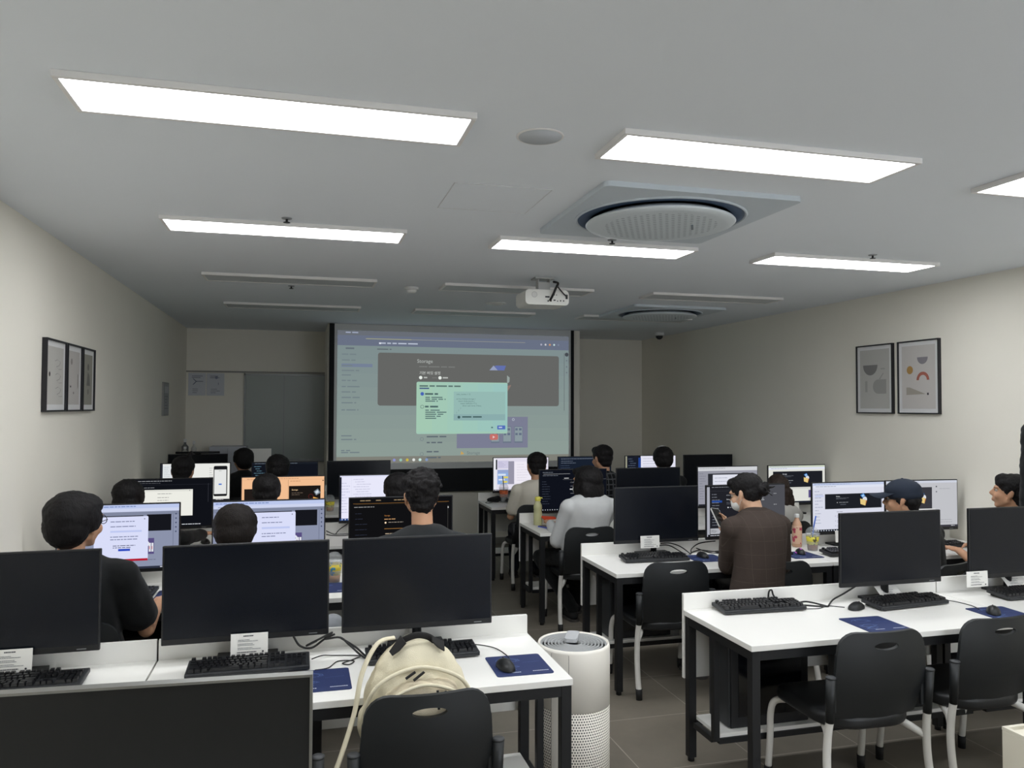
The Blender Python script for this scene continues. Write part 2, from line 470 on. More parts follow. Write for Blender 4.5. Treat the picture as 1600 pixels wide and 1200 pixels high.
def detector(name, label, x, y, r, h, cat='detector', m=None):
    t = thing(name, label, cat, (x, y, ZC))
    MB().lathe([(r, 0), (r, -h * .35), (r * .85, -h * .45)], n=24).build('base', m or M_WHITEP, t)
    MB().lathe([(r * .7, -h * .4), (r * .66, -h * .8), (r * .45, -h), (0, -h)], n=24).build('head', m or M_WHITEP, t)
detector('smoke_detector', 'white domed smoke detector on the ceiling left of the projector', .879, 6.51, .06, .05)
detector('smoke_detector', 'small flush detector on the ceiling behind the projector', 1.80, 7.3, .10, .02)
for x, y, w in ((-.085, 4.30, 'near the left lit panel of the second row'), (1.78, 4.33, 'under the edge of the near air conditioner'), (3.584, 4.29, 'near the right lit panel of the second row'), (-.09, 6.72, 'between the unlit panels on the left')):
    t = thing('sprinkler_head', 'small dark sprinkler head on the ceiling ' + w, 'sprinkler', (x, y, ZC), group='ceiling sprinklers')
    MB().lathe([(.028, 0), (.026, -.004), (.01, -.006)], n=16).build('escutcheon', M_GREYP, t)
    MB().lathe([(.006, -.004), (.006, -.02), (.018, -.022), (.018, -.025), (0, -.025)], n=12).build('deflector', mat('sprinkler_metal', rgb(70, 72, 74), .4, metal=.6), t)
t = thing('security_camera', 'small dome security camera on the ceiling in the far right corner', 'camera', (4.60, 9.55, ZC))
MB().lathe([(.065, 0), (.065, -.035), (.055, -.045)], n=24).build('base', M_WHITEP, t)
MB().lathe([(.05, -.04), (.045, -.07), (.025, -.09), (0, -.095)], n=24).build('dome', mat('smoked_dome', rgb(40, 42, 45), .1), t)

# projector hanging from the ceiling
t = thing('projector', 'white video projector hanging from a ceiling bracket', 'projector', (1.80, 5.78, ZC))
b = MB(); b.box((0, 0, -.006), (.16, .12, .012), bevel=.003); b.box((-.045, 0, -.055), (.004, .07, .09)); b.box((.045, 0, -.055), (.004, .07, .09)); b.box((0, -.03, -.07), (.09, .004, .07))
b.box((0, 0, -.098), (.20, .14, .006)); b.build('bracket', mat('bracket_metal', rgb(190, 190, 188), .4), t)
MB().prism(rrect(.345, .115, .03), .27, None, Matrix.Translation((-.005, -.13, -.165))).build('body', mat('projector_shell', rgb(226, 226, 220), .45), t)
p = Pic(.345, .115, lit=False)
for u, v, w, h in ((.45, .42, .1, .1), (.56, .68, .04, .1), (.64, .64, .05, .08), (.72, .7, .03, .06), (.79, .66, .03, .09), (.86, .66, .03, .09), (.6, .3, .02, .06), (.65, .3, .02, .06), (.7, .3, .02, .06), (.92, .28, .05, .3), (.5, .7, .03, .1)):
    p.rect(u, v, u + w, v + h, (60, 62, 64))
p.disc(.2, .35, .2, (190, 190, 186)); p.disc(.2, .35, .16, (214, 214, 210))
p.build('port_panel', t, (-.005, -.1302, -.165))
MB().tube([(.055, -.10, -.04), (.07, -.16, -.06), (.05, -.17, -.10), (.03, -.16, -.15), (.015, -.135, -.19)], .009).tube([(.06, -.15, -.07), (.08, -.16, -.10), (.12, -.155, -.14), (.15, -.135, -.155)], .005).build('cable', M_CABLE, t)
MB().cyl((.08, .13, -.16), (.08, .175, -.16), .038, .034).build('lens', M_BLACKP, t)

# ---------------------------------------------------------------- projection screen
SX0, SX1, SZ0 = .377, 3.371, .963
t = thing('projection_screen', 'large pull-down projection screen showing a browser window', 'screen', ((SX0 + SX1) / 2, PY, 0))
W = SX1 - SX0
MB().box((0, .004, (ZC - .002 + SZ0) / 2), (W, .004, ZC - .002 - SZ0)).build('fabric', mat('screen_fabric', rgb(212, 214, 214), .9), t)
M_SB = mat('screen_black_border', rgb(22, 24, 27), .9)
MB().box((-W / 2 - .03, .004, (ZC - .002 + .70) / 2), (.06, .005, ZC - .002 - .70)).box((W / 2 + .022, .004, (ZC - .002 + .70) / 2), (.044, .005, ZC - .002 - .70)).box((0, .004, (SZ0 + .70) / 2), (W, .005, SZ0 - .70)).build('black_border', M_SB, t)
MB().cyl((-W / 2 - .05, .004, .69), (W / 2 + .04, .004, .69), .014).build('weight_bar', M_SB, t)
# the projected picture, painted as glowing shapes in place of the projector's light; zx, zy run over a 1370 x 800 layout
p = Pic(2.93, 1.60)
def U(x): return (x - 105) / 1370
def V(y): return (y - 100) / 800
def zr(x0, y0, x1, y1, c): p.rect(U(x0), V(y0), U(x1), V(y1), c)
zr(105, 100, 1475, 192, (104, 112, 131)); zr(105, 100, 1475, 128, (104, 109, 117))
zr(105, 860, 1475, 900, (126, 127, 119))
N = 8
for i in range(N): zr(105 + 0, 190 + 670 * i / N, 1475, 190 + 670 * (i + 1) / N + .5, (126 + i * 2, 141 + i * 2, 142 + i))
p.bars(U(150), V(108), U(290), 1, .1, V(113) - V(106), (160, 168, 190), 1); p.rect(U(260), V(145), U(1200), V(149), (140, 142, 140)); p.rect(U(265), V(145), U(520), V(149), (165, 166, 130))
p.bars(U(165), V(168), U(700), 1, .1, .01, (180, 188, 205), 3, .8); p.rect(U(337), V(168), U(347), V(178), (220, 225, 235))
for k, c in enumerate(((170, 170, 190), (200, 200, 205), (205, 150, 110), (190, 215, 215), (120, 130, 150))): p.disc(U(1300 + 27 * k), V(157), .008, c)
zr(128, 300, 300, 320, (116, 128, 150))
for y in (240, 275, 308, 338, 365, 398, 435, 467, 500, 532, 575, 730, 752, 818, 830): p.bars(U(130), V(y), U(240), 1, .1, .009, (114, 127, 132), int(y))
p.bars(U(150), V(203), U(225), 1, .1, .012, (100, 110, 118), 5); p.bars(U(325), V(206), U(440), 1, .1, .008, (95, 104, 110), 9)
def zround(x0, y0, x1, y1, c, r=.012):
    cx, cy = (U(x0) + U(x1)) / 2, (V(y0) + V(y1)) / 2
    p.poly([(cx + a / p.w, cy + b / p.h) for a, b in rrect((U(x1) - U(x0)) * p.w, (V(y1) - V(y0)) * p.h, r)], c)
zround(330, 230, 1410, 552, (101, 102, 100), .03)
p.text('Storage', U(552), V(288), .028, (170, 175, 172), True)
p.bars(U(565), V(308), U(850), 1, .1, .008, (122, 124, 122), 3)
p.poly([(U(980), V(327)), (U(1005), V(297)), (U(1030), V(327))], (150, 160, 190)); p.poly([(U(1030), V(327)), (U(1010), V(300)), (U(1022), V(297)), (U(1080), V(297)), (U(1070), V(327))], (98, 112, 172))
p.text('기본 버킷 설정', U(566), V(358), .019, (196, 200, 196), True)
p.disc(U(574), V(379), .013, (232, 238, 232)); p.disc(U(686), V(379), .013, (232, 238, 232)); p.rect(U(640), V(379), U(668), V(380.5), (150, 152, 150))
p.bars(U(592), V(374), U(632), 1, .1, .011, (180, 184, 180), 1); p.bars(U(702), V(374), U(742), 1, .1, .011, (180, 184, 180), 2)
p.poly([(U(1087), V(358)), (U(1103), V(372)), (U(1101), V(400)), (U(1087), V(410))], (150, 162, 158)); p.poly([(U(1090), V(460)), (U(1110), V(425)), (U(1112), V(418)), (U(1090), V(425))], (142, 120, 112))
# page content under the dialog
zr(786, 620, 1215, 815, (122, 125, 146))
for x in (990, 1062, 1132): zr(x, 680, x + 52, 785, (108, 118, 135)); zr(x + 3, 684, x + 49, 775, (138, 152, 158)); zr(x + 6, 692, x + 20, 706, (98, 110, 130)); zr(x + 28, 692, x + 44, 706, (98, 110, 130)); zr(x + 6, 722, x + 20, 736, (98, 110, 130)); zr(x + 28, 722, x + 44, 736, (98, 110, 130))
zround(982, 728, 1032, 765, (196, 112, 106), .02); p.poly([(U(1000), V(738)), (U(1000), V(756)), (U(1014), V(747))], (225, 200, 200))
p.disc(U(1125), V(637), .011, (170, 178, 190), r2=.006)
for y in (738, 830): p.bars(U(610), V(y), U(755), 2, .045, .01, (92, 102, 110), y); p.disc(U(582), V(y + 18), .014, (112, 124, 130), r2=.011)
p.poly([(U(808), V(855)), (U(812), V(832)), (U(830), V(850))], (196, 160, 92)); p.text('Storage', U(845), V(853), .024, (110, 120, 124))
for y in (258, 298, 335): p.disc(U(1457), V(y), .006, (105, 112, 122))
p.disc(U(1457), V(219), .016, (70, 74, 80)); zr(1440, 210, 1443, 580, (100, 108, 112))
for x, c in ((425, (140, 145, 205)), (462, (150, 195, 180)), (499, (200, 180, 70)), (536, (225, 228, 225)), (572, (200, 232, 225)), (610, (130, 150, 190))): p.disc(U(x), V(882), .011, c)
# dialog
zround(549, 405, 1088, 725, (160, 198, 180), .02)
for i in range(6): zr(549 + 90 * i, 412, min(549 + 90 * (i + 1) + 1, 1087), 712, (163 - 2 * i, 200 - i, 178 + 2.2 * i))
p.bars(U(566), V(426), U(880), 1, .1, .011, (88, 112, 108), 2); p.bars(U(566), V(441), U(650), 1, .1, .010, (70, 90, 130), 4)
p.disc(U(582), V(479), .014, (72, 100, 180)); p.disc(U(582), V(558), .014, (80, 100, 98), r2=.011)
p.bars(U(598), V(474), U(700), 1, .1, .013, (76, 100, 100), 3); p.bars(U(598), V(552), U(690), 1, .1, .013, (76, 100, 100), 6)
p.bars(U(600), V(497), U(745), 3, .0145, .008, (88, 112, 112), 8); p.bars(U(600), V(576), U(745), 5, .0155, .008, (88, 112, 112), 12)
zr(765, 463, 1074, 642, (148, 184, 178)); zr(765, 604, 1074, 642, (138, 172, 172))
for i, s in enumerate(("rules_version = '2';", '', 'service firebase.storage {', '  match /b/{bucket}/o {', '    match /{allPaths=**} {', '      allow read, write: if false;', '    }', '  }', '}')):
    if s: p.text(s.strip(), U(780 + 12 * (len(s) - len(s.lstrip())) / 2), V(484 + 14.2 * i), .0105, (82, 108, 108))
p.disc(U(796), V(622), .011, (60, 88, 90)); p.bars(U(815), V(616), U(970), 1, .1, .011, (70, 98, 98), 4)
zround(1025, 674, 1074, 699, (84, 112, 184), .008); p.bars(U(1034), V(682), U(1062), 1, .1, .01, (190, 200, 225), 3); p.bars(U(988), V(682), U(1006), 1, .1, .011, (86, 120, 120), 5)
p.build('emissive_projection', t, (.002, -.0005, 1.842))

# ---------------------------------------------------------------- far left wall
t = thing('glass_board', 'large dark glossy board on the far wall left of the projection screen', 'board', (-.12, YF, 0))
MB().box((0, -.012, 1.58), (1.16, .024, 1.10), bevel=.004).build('board', mat('board_glass', rgb(158, 166, 162), .25, spec=.5), t)
b = MB(); b.box((0, -.014, 2.14), (1.2, .03, .025)); b.box((0, -.014, 1.02), (1.2, .03, .025)); b.box((-.59, -.014, 1.58), (.02, .03, 1.14)); b.box((-.10, -.025, 1.58), (.008, .008, 1.13)); b.build('frame', mat('board_frame', rgb(140, 143, 143), .4, metal=.5), t)
MB().box((.1, -.05, 1.005), (.8, .07, .012)).build('tray', M_GREYP, t)
for k, (x0, x1, z0, z1, w) in enumerate(((-1.40, -1.19, 1.86, 2.15, 'left'), (-1.18, -.965, 1.86, 2.15, 'right'))):
    t = tag(MB().box((0, -.002, 0), (x1 - x0, .003, z1 - z0)).build('wall_poster', mat('poster_paper', rgb(208, 211, 217), .7), None, ((x0 + x1) / 2, YF - .001, (z0 + z1) / 2)), 'pale printed sheet on the far wall, %s one of the pair' % w, 'poster', 'posters on the far wall')
    p = Pic(x1 - x0, z1 - z0, lit=False)
    p.bars(.2, .12, .85, 2, .07, .03, (120, 125, 140), k); p.bars(.25, .7, .8, 3, .08, .025, (130, 134, 148), k + 4)
    if k == 0: p.rect(.45, .36, .85, .385, (90, 98, 125)); p.poly([(.25, .25), (.3, .25), (.47, .36), (.45, .39)], (90, 98, 125)); p.poly([(.25, .52), (.3, .52), (.47, .39), (.45, .36)], (90, 98, 125))
    else: p.disc(.55, .2, .06, (140, 145, 165)); p.rect(.65, .42, .68, .52, (120, 125, 150))
    p.build('print', t, (0, -.0045, 0))
t = tag(MB().box((.009, 0, 0), (.018, .34, .36), bevel=.003).build('framed_notice', mat('notice_frame', rgb(150, 150, 148), .5), None, (XL + .001, 9.12, 1.80)), 'small pale framed notice on the left wall near the far corner', 'notice')
p = Pic(.30, .32, lit=False); p.rect(0, 0, 1, 1, (168, 170, 172)); p.rect(.1, .08, .9, .3, (196, 197, 198)); p.bars(.12, .4, .9, 5, .1, .03, (130, 132, 134), 3)
p.build('sheet', t, (.0195, 0, 0), (0, 0, PI / 2))
# low cabinet, pale board and bottles in the far left corner
t = thing('storage_cabinet', 'pale cabinet against the far wall behind the last desks', 'cabinet', (-.88, 10.55, 0))
MB().box((0, 0, .61), (.44, .34, 1.22), bevel=.004).build('body', mat('cabinet_grey', rgb(196, 200, 208), .5), t)
for s in (-1, 1): d = MB().box((s * .108, -.178, .64), (.21, .016, 1.12), bevel=.003).build('door', mat('cabinet_grey', rgb(196, 200, 208), .5), t); MB().box((s * .02, -.192, .68), (.01, .012, .12)).build('handle', M_ALU, d)
t = thing('side_cabinet', 'low grey cabinet against the left wall in the far corner', 'cabinet', (-1.23, 9.95, 0))
MB().box((0, 0, .555), (.36, .5, 1.11), bevel=.004).build('body', mat('cabinet_dark', rgb(120, 120, 120), .5), t)
MB().box((.185, 0, .56), (.012, .48, 1.05), bevel=.003).build('door', mat('cabinet_dark', rgb(120, 120, 120), .5), t)
for x, y, h, r, lb, m in ((-1.22, 9.92, .20, .03, 'tall pale spray bottle on the corner cabinet', rgb(196, 196, 190)), (-1.30, 9.80, .14, .035, 'short pale bottle on the corner cabinet', rgb(180, 180, 174)), (-1.33, 10.02, .22, .04, 'grey bottle at the back of the corner cabinet', rgb(110, 112, 112))):
    t = thing('bottle', lb, 'bottle', (x, y, 1.11), group='bottles on the corner cabinet')
    MB().lathe([(r, 0), (r, h * .6), (r * .35, h * .75), (r * .35, h * .85)], n=16).build('body', mat('bottle_%.2f' % h, m, .4), t)
    MB().box((.0, 0, h * .93), (r * .8, r * .9, h * .18), bevel=.003).build('cap', M_WHITEP, t)
# ---------------------------------------------------------------- desks
DZ, DD = .725, .625
ROW_R = {1: 3.569, 2: 5.031, 3: 6.587, 4: 8.23}
ROW_L = {1: 3.387, 2: 4.85, 3: 6.42, 4: 8.05, 5: 9.50}
def make_desk(L, label, x0, yback):
    t = thing('computer_desk', label, 'desk', (x0, yback - DD, 0), group='white computer desks')
    MB().box((L / 2, (DD - .018) / 2, DZ - .0125), (L - .004, DD - .018, .025), bevel=.0015, seg=1).build('desktop', M_WHITE, t)
    MB().box((L / 2, DD - .009, .597), (L - .004, .018, .414), bevel=.0012, seg=1).build('back_panel', M_WHITE, t)
    for x in (.026, L - .026):
        for y in (.024, DD - .045):
            g = MB().box((x, y, .36), (.04, .04, .68), bevel=.002, seg=1).build('leg', M_STEEL, t)
            MB().cyl((x, y, 0), (x, y, .022), .016, m=None, n=12).build('foot', M_RUB, g)
        MB().box((x, .345, .445), (.03, .03, .51), bevel=.002, seg=1).build('shelf_support', M_STEEL, t)
    b = MB()
    for y in (.024, DD - .045): b.box((L / 2, y, .6795), (L - .06, .036, .04))
    for x in (.026, L - .026): b.box((x, DD / 2 - .01, .6795), (.036, DD - .11, .04)); b.box((x, .445, .19), (.026, .17, .026))
    b.box((L / 2, .345, .19), (L - .08, .026, .026)); b.box((L / 2, DD - .06, .19), (L - .08, .026, .026))
    b.build('frame', M_STEEL, t)
    MB().box((L / 2, .455, .212), (L - .09, .23, .018), bevel=.001, seg=1).build('shelf', M_WHITE, t)
    return t
ORD = {1: 'nearest', 2: 'second', 3: 'third', 4: 'fourth', 5: 'farthest'}
UL = 1.517
for r, y in ROW_L.items():
    make_desk(UL, 'white two-seat desk beside the aisle, %s row of the left block' % ORD[r], -.535, y)
    make_desk(.862, 'white desk against the left wall, %s row of the left block' % ORD[r], -1.400, y)
for r, y in ROW_R.items():
    make_desk(UL, 'white two-seat desk beside the aisle, %s row of the right block' % (ORD[r] if r < 4 else 'farthest'), 1.836, y)
    make_desk(UL, 'white two-seat desk against the right wall, %s row of the right block' % (ORD[r] if r < 4 else 'farthest'), 3.355, y)

# ---------------------------------------------------------------- monitors
MW, MH = .622, .378
def mon_housing():
    b = MB(); b.box((0, .008, .276), (MW, .016, MH), bevel=.003)
    b.box((0, .026, .25), (.42, .024, .25), bevel=.01)
    return b.mesh('housing', M_BEZ)
ME_H = mon_housing()
b = MB(); b.cyl((0, .055, .012), (0, .05, .26), .020, .018, n=16); b.box((0, .045, .25), (.10, .03, .10), bevel=.008); ME_N = b.mesh('stand_neck', M_BLACKP)
ME_B = MB().prism(rrect(.23, .15, .03), .012, None, Matrix.Translation((0, .075, 0)) @ Matrix.Rotation(PI / 2, 4, 'X')).mesh('base', M_BLACKP)
ME_S = MB().box((0, -.0006, .284), (MW - .014, .0012, MH - .03)).mesh('display', M_OFF)
ME_L = MB().box((.25, -.0006, .0965), (.032, .0012, .003)).mesh('brand_mark', mat('logo_grey', rgb(130, 132, 134), .4))
def child(name, me, parent, loc=None):
    o = link(bpy.data.objects.new(name, me)); o.parent = parent
    if loc: o.location = loc
    return o
MON_N = 0
def monitor(label, x, yback, rz=0., pic=None, z=DZ, dy=-.135, group=None):
    t = thing('monitor', label, 'monitor', (x, yback + dy, z), rz, group or ('running monitors' if pic else 'switched off monitors'))
    child('housing', ME_H, t); child('stand_neck', ME_N, t); child('base', ME_B, t)
    child('brand_mark', ME_L, t)
    if pic: pic.build('display', t, (0, -.0005, .284))
    else: child('display', ME_S, t)
    return t
def P_(): return Pic(MW - .014, MH - .03)

def folder_icon(p, u, v, k=1.):
    a = .085 * k; h = a * p.w / p.h
    p.poly([(u - a * .45, v - h * .75), (u + a * .1, v - h * 1.0), (u + a * .4, v - h * .6), (u - a * .1, v - h * .35)], (70, 130, 200))
    p.poly([(u - a * .25, v - h * .7), (u + a * .1, v - h * .86), (u + a * .2, v - h * .62), (u - a * .1, v - h * .48)], (170, 205, 235))
    p.disc(u + a * .28, v - h * .15, .055 * k, (215, 218, 225))
    p.poly([(u - a * .5, v - h * .25), (u + a * .45, v - h * .05), (u + a * .35, v + h * .75), (u - a * .45, v + h * .5)], (228, 200, 130))
    p.poly([(u + a * .45, v - h * .05), (u + a * .6, v + h * .1), (u + a * .35, v + h * .75)], (190, 120, 60))
def browser(p, page=(216, 218, 232), bar=(196, 206, 232)):
    p.rect(0, 0, 1, 1, page); p.rect(0, 0, 1, .05, bar); p.rect(0, .05, 1, .10, (222, 226, 240)); p.bars(.02, .018, .7, 1, .1, .012, (140, 155, 190), 3); p.bars(.04, .065, .5, 1, .1, .012, (160, 165, 180), 5)
    p.rect(0, .955, 1, 1, (30, 34, 44)); 
    for k in range(9): p.disc(.04 + .035 * k, .977, .012, (200, 205, 215))
def side_menu(p, c, u1=.13):
    for k in range(11): p.bars(.02, .16 + .065 * k, u1, 1, .1, .015, c, 20 + k)
def hero(p, u0, v0, u1, v1, icon=True):
    p.rect(u0, v0, u1, v1, (30, 32, 38)); w, h = u1 - u0, v1 - v0
    p.text('Storage', u0 + w * .19, v0 + h * .2, h * .07, (225, 228, 232), True)
    p.bars(u0 + w * .19, v0 + h * .27, u0 + w * .5, 2, h * .06, h * .02, (110, 114, 122), 2)
    p.disc(u0 + w * .21, v0 + h * .58, h * .025, (240, 240, 245)); p.bars(u0 + w * .24, v0 + h * .56, u0 + w * .45, 1, .1, h * .03, (150, 154, 160), 4); p.rect(u0 + w * .26, v0 + h * .68, u0 + w * .36, v0 + h * .75, (74, 78, 86))
    if icon: folder_icon(p, u0 + w * .66, v0 + h * .48, min(1., w * 1.3))
def video_card(p, u0, v0, u1, v1):
    p.rect(u0, v0, u1, v1, (88, 78, 128)); w, h = u1 - u0, v1 - v0
    p.disc(u0 + w * .28, v0 + h * .35, h * .2, (225, 228, 238)); p.disc(u0 + w * .28, v0 + h * .35, h * .08, (80, 90, 170))
    for a in (.55, .78): p.rect(u0 + w * a, v0 + h * .3, u0 + w * (a + .17), v0 + h * .85, (225, 228, 235)); p.rect(u0 + w * (a + .03), v0 + h * .5, u0 + w * (a + .08), v0 + h * .7, (210, 80, 90))
def console_dialog(seed, dlg, tail_red=False):
    p = P_(); p.rect(0, 0, 1, 1, (139, 146, 170)); p.rect(0, 0, 1, .075, (188, 200, 236)); p.rect(0, .06, 1, .11, (205, 212, 238)); p.bars(.02, .02, .85, 1, .1, .015, (120, 140, 190), seed); p.bars(.04, .08, .4, 1, .1, .013, (150, 158, 185), seed + 1)
    p.rect(0, .12, 1, .17, (128, 135, 158)); p.rect(.16, .17, .70, .42, (24, 25, 31)); p.rect(.73, .16, .935, .42, (22, 23, 29))
    for k in range(5): p.disc(.975, .16 + .07 * k, .012, (70, 78, 105))
    p.rect(.95, .17, .955, .95, (110, 117, 140)); side_menu(p, (104, 111, 136), .1)
    video_card(p, .70, .53, .795, .78); p.bars(.70, .86, .85, 1, .1, .012, (110, 116, 138), seed)
    u0, v0, u1, v1 = dlg; p.poly([(a, c) for a, c in [(.5 * (u0 + u1) + x / p.w, .5 * (v0 + v1) + z / p.h) for x, z in rrect((u1 - u0) * p.w, (v1 - v0) * p.h, .006)]], (217, 221, 248))
    w, h = u1 - u0, v1 - v0
    for k, vv in enumerate((.1, .21, .33, .44, .50)): p.bars(u0 + .3 * w, v0 + vv * h, u0 + w * .92, 1, .1, .013, (120, 126, 158), seed + k)
    p.rect(u0 + w * .3, v0 + h * .31, u0 + w * .88, v0 + h * .35, (190, 200, 240)); p.bars(u0 + w * .35, v0 + h * .64, u0 + w * .8, 2, .03, .012, (96, 100, 130), seed + 9)
    p.rect(u0 + w * .45, v0 + h * .72, u0 + w * .67, v0 + h * .77, (44, 74, 190)); p.disc(u1 - .03, v0 + .04, .01, (130, 134, 150))
    if tail_red: p.rect(u0, v1 - .035, u1, v1, (178, 26, 48))
    p.rect(0, .965, 1, 1, (46, 50, 66)); p.bars(.85, .975, .97, 1, .1, .012, (220, 222, 230), 2)
    return p

# left block, switched off front row
monitor('switched off monitor at the left edge of the photo, nearest left desks', -1.030, ROW_L[1], .01)
monitor('switched off monitor in the middle of the nearest left desks', -.195, ROW_L[1], .01)
monitor('switched off monitor above the cream backpack', .478, ROW_L[1])
# left block, second row
monitor('monitor showing a console dialog with a red lower strip, by the left wall', -.955, ROW_L[2], pic=console_dialog(3, (.30, .18, .745, .875), True))
monitor('monitor showing a white console dialog, in front of the person with bowed head', -.168, ROW_L[2], pic=console_dialog(8, (.30, .18, .735, .95)))
p = P_(); p.rect(0, 0, 1, 1, (17, 17, 19)); p.bars(.05, .03, .97, 1, .1, .016, (150, 130, 100), 4, .6); p.rect(.03, .085, .97, .09, (150, 104, 52)); p.rect(.05, .1, .95, .104, (70, 60, 44)); p.bars(.04, .14, .3, 1, .1, .012, (150, 150, 150), 3)
for k in range(6): p.bars(.05, .25 + .09 * k, .2, 1, .1, .010, (44, 48, 62), k)
p.text('Storage', .33, .31, .022, (190, 128, 70)); p.bars(.33, .355, .47, 1, .1, .012, (210, 160, 110), 2); p.disc(.342, .42, .016, (250, 222, 190)); p.bars(.37, .41, .55, 1, .1, .011, (150, 140, 130), 7); p.rect(.33, .52, .85, .526, (190, 134, 70))
for k in range(5): p.bars(.34, .60 + .075 * k, .62, 1, .1, .013, (190, 170, 145), k + 2)
p.rect(.955, .15, .96, .9, (60, 60, 58)); p.rect(.955, .17, .965, .2, (200, 200, 200))
monitor('monitor with a black page and orange lines, second left row by the aisle', .587, ROW_L[2], pic=p)
# third row
p = P_(); p.rect(0, 0, 1, 1, (16, 18, 24)); p.bars(.05, .03, .7, 1, .1, .013, (150, 152, 156), 4); p.bars(.04, .075, .5, 1, .1, .01, (90, 92, 98), 6); p.rect(0, .115, 1, .12, (44, 46, 54)); p.bars(.16, .17, .5, 1, .1, .011, (140, 142, 146), 8)
p.rect(.20, .22, .78, .78, (236, 236, 228)); p.rect(.20, .22, .78, .26, (222, 222, 215)); p.bars(.38, .3, .6, 1, .1, .012, (150, 150, 150), 3); p.bars(.38, .38, .64, 2, .06, .012, (150, 150, 148), 5); p.bars(.3, .55, .68, 2, .07, .011, (170, 170, 168), 6); p.disc(.745, .245, .008, (60, 60, 60)); p.rect(.955, .1, .96, .5, (52, 54, 62)); p.bars(.66, .955, .94, 1, .1, .014, (215, 218, 225), 2)
monitor('dark monitor with one white document window, by the left wall', -.945, ROW_L[3], pic=p)
p = P_(); p.rect(0, 0, 1, 1, (242, 190, 146)); p.bars(.06, .03, .9, 1, .1, .012, (190, 140, 104), 3); p.rect(0, .06, 1, .064, (212, 160, 122)); p.rect(.555, .06, .558, .96, (140, 110, 84)); p.rect(.03, .25, .25, .52, (34, 28, 26)); p.bars(.03, .56, .5, 5, .07, .012, (206, 156, 116), 5); p.bars(.58, .09, .8, 1, .1, .012, (190, 140, 104), 8)
p.rect(.565, .2, .955, .95, (28, 24, 22)); p.text('Storage', .60, .30, .03, (240, 205, 160), True); p.bars(.60, .35, .8, 2, .04, .012, (110, 96, 84), 3); p.disc(.61, .53, .014, (255, 230, 200)); p.bars(.63, .52, .80, 1, .1, .014, (214, 186, 150), 5); p.rect(.64, .6, .72, .65, (192, 122, 74)); p.disc(.835, .44, .055, (90, 30, 32), r2=.045)
p.poly([(.87, .33), (.92, .27), (.96, .36), (.90, .42)], (120, 130, 140)); p.poly([(.885, .34), (.92, .30), (.935, .35), (.905, .39)], (205, 215, 225)); p.poly([(.865, .45), (.955, .5), (.945, .78), (.86, .7)], (240, 176, 86)); p.poly([(.955, .5), (.97, .55), (.945, .78)], (150, 70, 30)); p.rect(0, .962, 1, 1, (60, 42, 34)); p.disc(.985, .09, .013, (60, 30, 20))
monitor('monitor with an orange tinted page, middle of the third left row', -.125, ROW_L[3], pic=p)
p = P_(); p.rect(0, 0, 1, 1, (232, 232, 250)); p.rect(0, 0, .02, 1, (20, 24, 40)); p.rect(0, 0, 1, .03, (220, 222, 244)); side_menu(p, (196, 198, 222)); p.rect(.145, .05, .147, .95, (212, 214, 234))
for k in range(8): p.bars(.17 + .02 * (k % 3), .08 + .055 * k, .45, 1, .1, .012, (190, 190, 214), k)
p.rect(0, .955, 1, 1, (40, 70, 130))
for k in range(6): p.disc(.03 + .04 * k, .978, .012, (225, 230, 240))
monitor('monitor with an almost blank white editor, third left row by the aisle', .603, ROW_L[3], pic=p)
# fourth row
p = P_(); p.rect(0, 0, 1, 1, (232, 233, 228)); p.rect(.0, 0, .03, 1, (40, 42, 50)); p.rect(.03, .03, .17, 1, (222, 226, 228)); p.bars(.05, .08, .14, 8, .05, .012, (180, 186, 190), 3); p.bars(.7, .12, .78, 5, .06, .016, (190, 192, 190), 4)
p.poly([(.865 + x / p.w, .48 + z / p.h) for x, z in rrect(.122, .286, .014)], (26, 27, 30)); p.rect(.775, .17, .952, .83, (228, 230, 228)); p.rect(.84, .55, .885, .585, (60, 110, 205)); p.bars(.84, .20, .90, 1, .1, .012, (150, 152, 150), 3); p.rect(0, .965, 1, 1, (36, 38, 44)); p.bars(.8, .975, .95, 1, .1, .012, (210, 210, 212), 3)
monitor('white monitor with a picture of a phone on it, by the left wall', -.955, ROW_L[4], pic=p)
p = P_(); p.rect(0, 0, 1, 1, (18, 21, 29)); p.rect(0, 0, 1, .05, (26, 30, 38)); p.bars(.04, .02, .9, 1, .1, .012, (110, 120, 132), 4); 
for k in range(13): p.bars(.03 + .02 * (k % 3), .1 + .06 * k, .2, 1, .1, .014, (96, 132, 150), k + 40)
monitor('dark code editor monitor, middle of the fourth left row', -.145, ROW_L[4], pic=p)
monitor('switched off monitor standing before the left edge of the projection screen', .560, ROW_L[4])
t = monitor('switched off monitor with a light bar on top, farthest left row', -1.105, ROW_L[5])
t2 = thing('monitor_light_bar', 'slim black light bar on top of the farthest left monitor', 'lamp', (-1.105, ROW_L[5] - .13, DZ + .4655))
MB().cyl((-.23, -.035, .018), (.23, -.035, .018), .013, n=12).build('tube', M_BLACKP, t2); MB().box((0, .0, .009), (.06, .075, .018), bevel=.004).build('clamp', M_BLACKP, t2)

